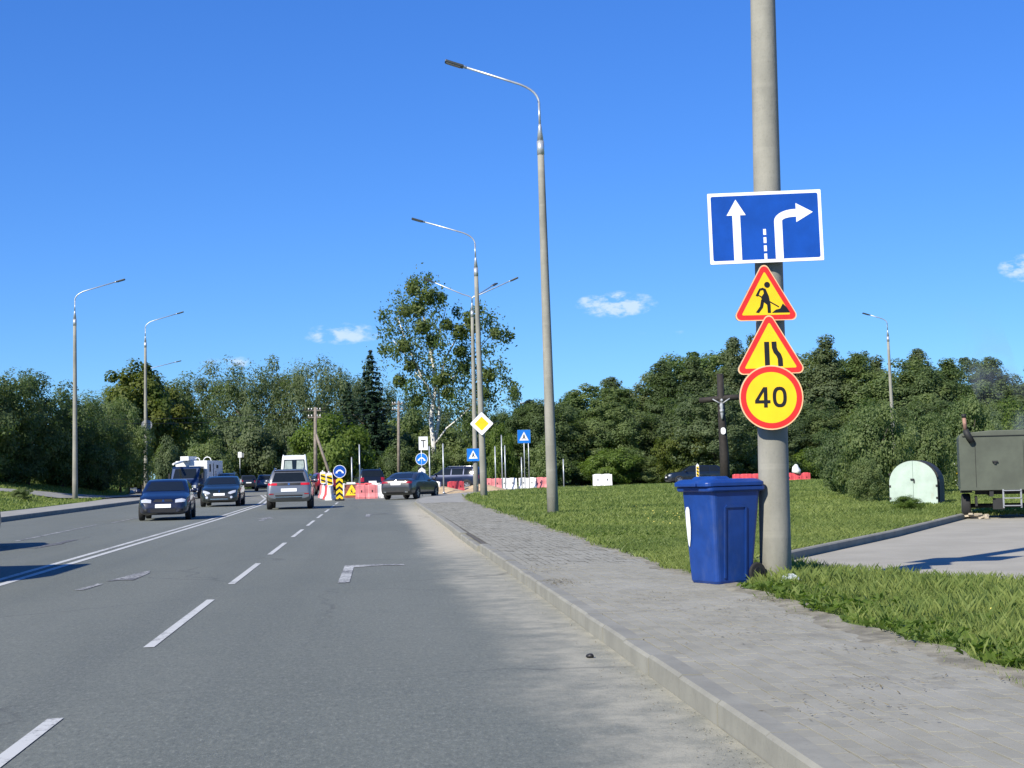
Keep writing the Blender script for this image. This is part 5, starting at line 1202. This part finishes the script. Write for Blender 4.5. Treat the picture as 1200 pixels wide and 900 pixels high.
def tree_px(kind, px, top, Y, wpx, label, group=None, z=.05, **kw):
    p = AT(px, top, Y); return tree(kind, p.x, Y, z, p.z-z, wpx*Y/F_PX, label, group, **kw)
# wood on the right behind the lawn
gW = 'broadleaf trees of the wood beyond the lawn'; lW = 'dense green broadleaf tree in the wood beyond the lawn'
kinds = ['round_a', 'round_b', 'round_c']
skyl = [(625, 478), (650, 462), (690, 452), (730, 448), (770, 428), (800, 414), (838, 405), (872, 394), (905, 416), (940, 408), (975, 396), (1012, 412), (1050, 424), (1080, 416), (1112, 418), (1145, 424), (1178, 436), (1215, 430), (1260, 425), (1310, 420)]
skx = [p[0] for p in skyl]; skt = [p[1] for p in skyl]
skyl2 = [(px+((i*29) % 13)-6, float(np.interp(px, skx, skt))+((i*37) % 21)-3) for i, px in enumerate(range(628, 1312, 21))]
kinds2 = ['alder_a', 'round_b', 'alder_b', 'round_a', 'alder_a', 'alder_b', 'round_c']
for i, (px, top) in enumerate(skyl2):
    lf_ = ('green', 'willow', 'dark', 'green', 'willow')[i % 5]; tree_px(kinds2[i % 7], px, top, 141+(i*5) % 11, (72 if kinds2[i % 7][0] == 'a' else 104)+(i*13) % 22, {'green': 'mid green', 'willow': 'grey green', 'dark': 'dark green'}[lf_]+' broadleaf tree at the skyline of the wood beyond the lawn', gW, leaf=lf_)
for i, px in enumerate(range(636, 1290, 38)):
    tree_px(kinds[(i+1) % 3], px+(i*7) % 11, 470+(i*17) % 34, 131+(i*3) % 5, 92, ('dark', 'mid green', 'mid green', 'grey green')[i % 4]+' lower tree along the front of the wood', 'lower trees along the wood edge', leaf=('dark', 'green', 'green', 'willow')[i % 4])
for i, px in enumerate(range(640, 1180, 30)):
    tree_px(('bush_a', 'bush_b')[i % 2], px+(i*11) % 13, 522+(i*19) % 26, 125+(i*3) % 4, 52+(i*7) % 14, ('mid green', 'dark', 'bright', 'mid green')[i % 4]+' leafy bush at the foot of the wood', 'bushes at the foot of the wood', name='bush', cat='bush', leaf=('green', 'dark', 'bright', 'green')[i % 4])
tree_px('round_b', 835, 455, 122, 105, 'pale leaved willow like tree right behind the tall cross', leaf='willow'); tree_px('bush_b', 800, 505, 122.5, 60, 'yellowish green bush behind the parked dark car', name='bush', cat='bush', leaf='maple')
tree_px('bush_b', 715, 527, 123, 62, 'light green bush behind the single white barrier', name='bush', cat='bush', leaf='bright')
tree_px('bush_b', 585, 500, 124, 34, 'bright green bush behind the pink barrier', name='bush', cat='bush', leaf='bright')
tree_px('round_c', 612, 468, 134, 70, 'dark round tree between the birch and the wood', leaf='dark'); tree_px('round_a', 640, 480, 138, 70, 'dark tree just behind the lone lamp post', leaf='dark')
# shrubs beside the hut
tree_px('shrub', 1022, 478, 49, 84, 'glossy leaved shrub left of the arched hut', name='shrub', cat='shrub', z=.14, leaf='green')
tree_px('shrub', 1082, 488, 52, 74, 'shrub right behind the arched hut', name='shrub', cat='shrub', z=.14, leaf='green'); tree_px('shrub', 985, 505, 54, 66, 'dark shrub at the outer end of the hut hedge', name='shrub', cat='shrub', z=.14, leaf='dark')
tree_px('shrub', 1135, 470, 58, 78, 'tall shrub behind the olive trailer', name='shrub', cat='shrub', z=.14, leaf='green'); tree_px('shrub', 1195, 478, 60, 80, 'shrub rising above the trailer roof', name='shrub', cat='shrub', z=.14, leaf='bright')
tree_px('shrub', 1014, 541, 46.3, 44, 'low shrub touching the hut wall on the lawn', name='shrub', cat='shrub', z=.12, leaf='green')
p = G(1058, 598, .14); tree('shrub', p.x, p.y-.3, .12, .38, .8, 'small weedy plant in front of the hut door', name='weed', cat='plant', leaf='bright')
# left bank: dark bushes, maple
for i, (px, top, Y, w, k, lf, lb) in enumerate([(-30, 425, 94, 130, 'dark_a', 'dark', 'largest dark tree on the bank above the path'), (32, 440, 100, 112, 'dark_a', 'dark', 'dark leafy tree on the bank behind the first lamp post, next to the largest'), (72, 462, 104, 96, 'dark_a', 'dark', 'lower dark tree right behind the bank lamp post'),
     (108, 478, 108, 84, 'dark_a', 'dark', 'dark spreading bush between the two bank lamp posts'), (140, 470, 114, 70, 'dark_a', 'green', 'green bush in front of the maple on the bank'), (162, 428, 128, 84, 'maple', 'maple', 'yellowing maple behind the post with round signs'), (196, 452, 136, 74, 'maple', 'maple', 'smaller yellowing maple beside the service truck'),
     (150, 515, 126, 60, 'bush_a', 'dark', 'low dark bush under the maple'), (60, 520, 105, 70, 'bush_a', 'dark', 'low dark bush under the bank trees'), (10, 520, 99, 80, 'bush_a', 'dark', 'low dark bush at the top of the path'), (198, 520, 124, 40, 'bush_a', 'willow', 'pale bush by the short wooden post'), (105, 520, 109, 64, 'bush_a', 'dark', 'low dark bush right of the first bank lamp post')]):
    q = AT(px, 560, Y); tree_px(k, px, top, Y, w, lb, z=h_left(q.x, Y)-.1, leaf=lf, name='bush' if 'bush' in lb.split()[2:4] or 'bush' in lb else 'tree', cat='bush' if 'bush' in lb else 'tree')
q = AT(24, 552, 83); tree('bush_b', q.x, 83, h_left(q.x, 83)-.1, 0.7, 1.1, 'little sunlit bush on the grass below the bank trees', name='bush', cat='bush', leaf='green')
# far willows behind the junction
gF = 'tall grey green willows beyond the junction'; lF = 'tall grey green willow beyond the junction'
for i, (px, top, Y, w) in enumerate([(206, 446, 196, 96), (242, 434, 200, 100), (288, 428, 192, 104), (338, 426, 198, 96), (370, 424, 190, 100), (412, 430, 200, 90), (455, 452, 210, 90), (500, 470, 215, 90), (560, 470, 205, 84), (168, 440, 205, 96), (120, 455, 210, 96)]):
    tree_px(('willow_a', 'willow_b')[i % 2], px, top, Y, w, lF, gF, leaf='willow')
for i, (px, top, Y, w, lf) in enumerate([(225, 500, 172, 70, 'green'), (262, 492, 176, 66, 'willow'), (300, 498, 170, 66, 'willow'), (335, 500, 174, 60, 'willow'), (360, 506, 166, 56, 'green'), (450, 500, 150, 70, 'dark'), (480, 492, 156, 70, 'green'), (520, 505, 150, 64, 'green'), (555, 498, 152, 60, 'dark'), (590, 490, 150, 60, 'dark'), (245, 520, 165, 60, 'green'), (415, 505, 148, 50, 'dark'), (470, 522, 138, 52, 'dark'), (545, 525, 136, 46, 'green'), (505, 530, 134, 44, 'green')]):
    tree_px(('bush_a', 'bush_b')[i % 2], px, top, Y, w, {'green': 'mid green', 'willow': 'grey green', 'dark': 'dark'}[lf]+' hedge bush under the far willows', 'hedge bushes under the far willows', name='bush', cat='bush', leaf=lf)
tree_px('bush_b', 392, 488, 128, 84, 'bright green bush right behind the strutted utility pole', name='bush', cat='bush', leaf='bright')
tree_px('spruce', 434, 409, 146, 84, 'dark pointed spruce left of the birch', name='spruce_tree', rz=.4); tree_px('spruce', 408, 448, 152, 66, 'shorter spruce half merged with the pointed one', name='spruce_tree', rz=1.7)

# birch with mistletoe
BY = 140; bz = .05; q0 = AT(509, 560, BY); bt = empty('birch_tree', (q0.x, BY, bz)); tag(bt, 'tall birch hung with mistletoe balls, white branching trunk', 'tree')
def L(px, py, dy=0): v = AT(px, py, BY); return Vector((v.x-q0.x, dy, v.z-bz))
mb = MB(); tips = []
def limb(pts, r0_, r1_): 
    n = len(pts); mb.tube(pts, [r0_+(r1_-r0_)*i/(n-1) for i in range(n)], 9)
limb([L(509, 575), L(508, 520), L(505, 490, .1), L(510, 460, .2), L(508, 430, 0), L(500, 390, -.3), L(492, 350, -.3), L(488, 328)], .27, .04)
limb([L(510, 520, .2), L(515, 490, .5), L(514, 455, .6), L(522, 420, .6), L(536, 395, .5), L(548, 372, .3)], .18, .04)
limb([L(510, 520, -.2), L(523, 502, -.6), L(538, 490, -.9), L(552, 476, -1.1), L(566, 462, -1.2)], .10, .03)
limb([L(508, 470), L(494, 440, .6), L(478, 405, .9), L(466, 370, 1.0)], .13, .04); limb([L(503, 420), L(515, 392, -.8), L(522, 362, -1.1)], .10, .03); limb([L(512, 455, .5), L(534, 440, 1.4), L(560, 410, 1.7), L(582, 385, 1.8)], .12, .03); limb([L(504, 445), L(482, 425, -1.2), L(460, 400, -1.5)], .09, .03); limb([L(512, 480), L(500, 452, -1.5), L(486, 438, -2)], .10, .03)
mb.build('trunk', M_birchbark, bt)
r = np.random.default_rng(5); P = []; N = []; Va = []
spots = [(478, 345, 20), (496, 340, 22), (512, 352, 16), (466, 362, 20), (488, 368, 26), (506, 378, 20), (455, 385, 16), (474, 390, 26), (496, 398, 26), (516, 398, 16), (462, 410, 16), (482, 415, 24), (502, 425, 26), (520, 428, 24), (540, 420, 20), (548, 400, 16), (556, 380, 18), (572, 372, 16), (584, 388, 16), (594, 392, 9), (560, 362, 9), (536, 362, 8), (568, 410, 12), (534, 445, 22), (512, 452, 22), (492, 445, 18), (550, 440, 22), (560, 428, 14), (572, 440, 16), (583, 430, 12), (590, 446, 12), (576, 462, 16), (600, 455, 9), (556, 470, 20), (540, 478, 18), (528, 466, 16), (500, 462, 12), (486, 472, 12), (478, 455, 9), (545, 500, 16), (560, 495, 14), (520, 500, 10), (448, 372, 8), (440, 392, 6), (441, 350, 5), (500, 325, 9), (484, 328, 9), (529, 343, 5), (450, 410, 8), (525, 376, 8)]
for px, py, rr in spots:
    if rr < 7: continue
    c = L(px, py, r.uniform(-3, 3)); R_ = rr*BY/F_PX; k = int(15*rr)+16
    d = r.normal(0, .43, (k, 3))*R_*np.array([1, 1, 1.05]); d[:, 2] -= np.abs(r.normal(0, .5, k))*R_*.7
    P.append(np.array(c)+d); N.append(r.normal(0, 1, (k, 3))+np.array([0, 0, .5])); Va.append(np.clip(r.uniform(.2, .8)+r.normal(0, .2, k), 0, 1))
P = np.vstack(P); cro = leaf_faces(P, np.vstack(N), .31, .5, .35); link('crown', np_quads('crown', cro, 4, M_leaf['birch'], np.concatenate(Va)), bt)
d = r.normal(0, 1, (330, 3)); d /= np.linalg.norm(d, axis=1, keepdims=True); mi_co = leaf_faces(d*(r.uniform(.1, 1, 330)**.45)[:, None]*.6, d, .26, .5); MISTLE = np_quads('mistletoe', mi_co, 4, M_leaf['mistletoe'], r.uniform(0, 1, 330))
for px, py, rr in [(484, 340, 10), (500, 350, 11), (490, 362, 11), (473, 368, 8), (516, 350, 8), (523, 382, 8), (493, 386, 10), (506, 400, 9), (473, 408, 9), (537, 390, 11), (548, 375, 9), (553, 385, 9), (579, 392, 8), (468, 446, 9), (520, 445, 10), (512, 448, 9), (540, 412, 9), (544, 430, 9), (572, 440, 10), (565, 462, 10), (526, 460, 9), (487, 470, 8), (604, 462, 8), (480, 430, 8)]:
    o = link('mistletoe', MISTLE, bt, L(px, py, random.uniform(-2.5, 1.0))); s = rr*BY/F_PX/.6; o.scale = (s, s, s); o.rotation_euler = (0, 0, px)

# ------------------------------------------------------------------ grass
def blades(xy, zf, hgt, wid, lean, var, seg=1):
    n = len(xy); z = np.array([zf(x, y) for x, y in xy]); a = rng.uniform(0, 6.283, n); d = np.column_stack([np.cos(a), np.sin(a)]); b = rng.uniform(0, 6.283, n); e = np.column_stack([np.cos(b), np.sin(b)])
    h = hgt*rng.uniform(.5, 1.35, n); w = wid*rng.uniform(.6, 1.4, n); ln = lean*rng.uniform(.2, 1.5, n)*h
    base = np.column_stack([xy, z-.01]); co = np.empty((n, 4, 3))
    co[:, 0, :2] = xy-d*w[:, None]/2; co[:, 0, 2] = base[:, 2]; co[:, 1, :2] = xy+d*w[:, None]/2; co[:, 1, 2] = base[:, 2]
    mid = xy+e*(ln*.35)[:, None]; co[:, 2, :2] = xy+e*ln[:, None]+d*w[:, None]*.04; co[:, 2, 2] = base[:, 2]+h
    co[:, 3, :2] = mid-d*w[:, None]*.48; co[:, 3, 2] = base[:, 2]+h*.6
    return co.reshape(-1, 3)
def vnoise(x, y): return .5+.25*np.sin(x*1.7+2*np.sin(y*.9))+.25*np.sin(y*2.3+1.5*np.sin(x*1.1))
# near verge
N_ = 560000; yy = rng.uniform(7.5, 18.2, N_); sx_ = np.array([strip_x(y) for y in yy]); ex = np.array([edge_x(y) for y in yy])+.03
lim = np.minimum(sx_+.05, .455*yy+3.6); xx = ex+(lim-ex)*rng.uniform(-.03, 1, N_); ok = (lim > ex+.03)
dens = np.clip((xx-ex)/.45, .10, 1); ok &= rng.uniform(0, 1, N_) < dens*(.45+.55*vnoise(xx*2.2, yy*2.2)); ok &= (np.hypot(xx-P1.x, yy-P1.y) > .17) & ~((xx < bn.x+.36) & (yy > 15.2) & (yy < 16.5) & (xx > 3.2))
xy = np.column_stack([xx, yy])[ok]; hh_ = np.where(rng.uniform(0, 1, len(xy)) < .06, .12, .052)*(.6+.7*vnoise(xy[:, 0]*1.6, xy[:, 1]*1.4))*np.clip((xy[:, 0]-ex[ok])/.3+.35, .35, 1)
co = blades(xy, h_strip, hh_, .0036, .5, None); va = np.clip(.05+.7*vnoise(xy[:, 0]*3, xy[:, 1]*2.6)+rng.normal(0, .34, len(xy)), 0, 1.25)
o = link('verge_grass', np_quads('verge_grass', co, 4, M_leaf['grass'], va)); tag(o, 'long green grass of the near verge beside the pavement', 'grass', kind='stuff')
# broad leaved weeds and a few yellow flowers in the grass
PW = []; NW = []
for k in range(420):
    y = rng.uniform(8.3, 17.6) if k < 300 else rng.uniform(19, 34); e = edge_x(y); x = e+.06+abs(rng.normal(0, .38 if k < 300 else .8)); n_l = rng.integers(5, 10)
    if math.hypot(x-P1.x, y-P1.y) < .25 or (k < 300 and x > strip_x(y)-.05) or (k >= 300 and x > lot_x(y)-.2) or (3.2 < x < 4.1 and 15.2 < y < 16.6): continue
    for j in range(n_l):
        a = rng.uniform(0, 6.28); rr_ = rng.uniform(.02, .055); PW.append((x+rr_*math.cos(a), y+rr_*math.sin(a), .16+rng.uniform(0, .035))); NW.append((-math.cos(a)*.9, -math.sin(a)*.9, 1.0))
o = link('verge_weeds', np_quads('verge_weeds', leaf_faces(np.array(PW), np.array(NW), .085, .38), 4, M_leaf['bright'], rng.uniform(.2, 1, len(PW)))); tag(o, 'broad leaved weeds growing in the grass edge', 'weeds', kind='stuff')
PF = [(G(1160+rng.normal(0, 2), 718, .2).x, G(1160, 718, .2).y, .23)]
for k in range(55):
    q = G(rng.normal(790, 45), rng.normal(603, 5), .2); PF.append((q.x, q.y, .22+rng.uniform(0, .04)))
o = link('yellow_flowers', np_quads('yellow_flowers', leaf_faces(np.array(PF), np.tile([-.3, -.8, .8], (len(PF), 1)), .032, .9), 4, simple('petal_yellow', (.50, .44, .09), .7, 0, .1))); tag(o, 'small yellow flowers scattered over the lawn', 'flowers', kind='stuff')
# lawn, thinning out with distance
N_ = 370000; yy = 18.2*np.exp(rng.uniform(0, 1, N_)*math.log(100/18.2)); ex = np.array([edge_x(y) for y in yy]); lx = np.array([lot_x(y) for y in yy]); far = .455*yy+3.5
lim = np.where(yy < 33.3, np.minimum(lx-.15, far), far); xx = ex-.04+(lim-ex+.04)*rng.uniform(0, 1, N_)**1.0; ok = lim > ex
ok &= rng.uniform(0, 1, N_) < np.clip((xx-ex)/.35+.12, .1, 1); ok &= (np.hypot(xx-5.16, yy-43) > .2)
xy = np.column_stack([xx, yy])[ok]; sc_ = np.clip(xy[:, 1]/22, .9, 3.2)
hh_ = (.045+.03*vnoise(xy[:, 0]*.9, xy[:, 1]*.6)+.035*(xy[:, 1] < 40)*vnoise(xy[:, 0]*.5+3, xy[:, 1]*.3))*np.clip(sc_*.75, .9, 1.9); co = blades(xy, h_lawn, hh_, .011*sc_, .7, None); va = np.clip(.15+.7*vnoise(xy[:, 0]*.7, xy[:, 1]*.45)+rng.normal(0, .2, len(xy)), 0, 1)
o = link('lawn_grass', np_quads('lawn_grass', co, 4, M_leaf['grass'], va)); tag(o, 'mown green grass covering the lawn', 'grass', kind='stuff')
# left bank grass
N_ = 60000; yy = rng.uniform(50, 118, N_); xr = np.interp(yy, [36, 52, 90, 104, 128], [-15.25, -15.25, -16.4, -17.5, -20.5]); xx = xr-rng.uniform(0, 13, N_)
pd = np.min([np.abs((xx-a[0])*(b[1]-a[1])-(yy-a[1])*(b[0]-a[0]))/math.hypot(b[0]-a[0], b[1]-a[1]) + 99*((yy > max(a[1], b[1])+.6) | (yy < min(a[1], b[1])-.6)) for a, b in zip(pth[:-1], pth[1:])], axis=0); ok = pd > 1.1
xy = np.column_stack([xx, yy])[ok]; co = blades(xy, h_left, np.full(len(xy), .13), .045, .7, None); va = np.clip(.25+.6*vnoise(xy[:, 0]*.5, xy[:, 1]*.3)+rng.normal(0, .2, len(xy)), 0, 1)
o = link('bank_grass', np_quads('bank_grass', co, 4, M_leaf['grass'], va)); tag(o, 'short grass on the left bank and beside the path', 'grass', kind='stuff')
# dry grass cuttings lying on the pavement
C = []
for px, py, n, sx, sy in [(655, 682, 260, .22, .5), (632, 668, 120, .25, .6), (560, 628, 90, .3, 1.2), (545, 616, 80, .25, 1.2), (850, 716, 50, .4, .5), (905, 722, 40, .4, .4), (1040, 800, 60, .5, .4), (870, 742, 60, .5, .5), (1010, 760, 60, .4, .3), (890, 704, 90, .25, .15), (760, 700, 50, .5, .8), (980, 830, 50, .5, .5)]:
    c = G(px, py, .13); C.append(np.column_stack([c.x+rng.normal(0, sx*.6, n), c.y+rng.normal(0, sy*.6, n), np.full(n, .134)+np.abs(rng.normal(0, .006, n))]))
C = np.vstack(C); C = C[(C[:, 0] > KERB_X+.03)]; N = np.tile([0, 0, 2.0], (len(C), 1)); co = leaf_faces(C, N, .040, .2)
o = link('grass_cuttings', np_quads('grass_cuttings', co, 4, M_leaf['drygrass'], rng.uniform(0, .7, len(C)))); tag(o, 'dry brown grass cuttings scattered on the pavement', 'cuttings', kind='stuff')
# grit and crumbs along the kerb and on the dusty road edge
n = 1500; yy = 6+60*rng.uniform(0, 1, n)**2.2; xx = KERB_X-np.abs(rng.normal(0, .16, n))-.02
C = np.column_stack([xx, yy, np.full(n, .006)]); co = leaf_faces(C, np.tile([0, 0, 1.0], (n, 1)), .011, .8)
o = link('road_grit', np_quads('road_grit', co, 4, M_soil)); tag(o, 'loose grit gathered along the right kerb', 'grit', kind='stuff')
# soil fringe where lawn meets pavement
mb = MB(); vs = []; fs = []
ysoil = list(np.arange(6, 100, .12))
for i, y in enumerate(ysoil):
    e = edge_x(min(y, 102)); a = .10+.09*wav(y*2.3, y*1.1)+.04*math.sin(y*9.1); vs += [(e-max(a, .0)-.10, y, PZ-.008), (e-max(a, 0)*.3, y, PZ+.006+.003*math.sin(y*23)), (e+.12, y, PZ+.012)]
    if i: fs += [(3*i-3, 3*i-2, 3*i+1, 3*i), (3*i-2, 3*i-1, 3*i+2, 3*i+1)]
so = mb.add(vs, fs).build('soil_edge', M_soil); tag(so, 'strip of bare trodden soil between lawn and pavement', 'soil', kind='stuff')

# ------------------------------------------------------------------ smoke from the trailer stove
mb = MB(); sp = [AT(1212, 545, 34.5), AT(1196, 505, 34.5), AT(1180, 470, 34.4), AT(1165, 440, 34.3), AT(1150, 405, 34.2), AT(1135, 365, 34.0), AT(1115, 320, 33.8)]
mb.tube(sp, [.25, .50, .62, .60, .62, .66, .5], 16); sk = mb.build('smoke', None if False else M_black)
tS = NT('smoke_haze'); tS.n.remove(tS.p); pv = tS.n.new('ShaderNodeVolumePrincipled'); pv.inputs['Color'].default_value = (.50, .56, .62, 1)
pos = tS.world(); nz = tS.noise(1.3, 4, .6, vec=pos); zc_ = tS.sep(pos)[2]
fade = tS.ramp(zc_, 5.6, 2.0); dn = tS.math('MULTIPLY', tS.math('MULTIPLY', tS.ramp(nz, .44, .75), fade), .85); tS.l.new(dn, pv.inputs['Density']); tS.l.new(pv.outputs[0], tS.out.inputs['Volume'])
sk.data.materials.clear(); sk.data.materials.append(tS.m); tag(sk, 'thin bluish smoke drifting up from the trailer stove', 'smoke', kind='stuff')
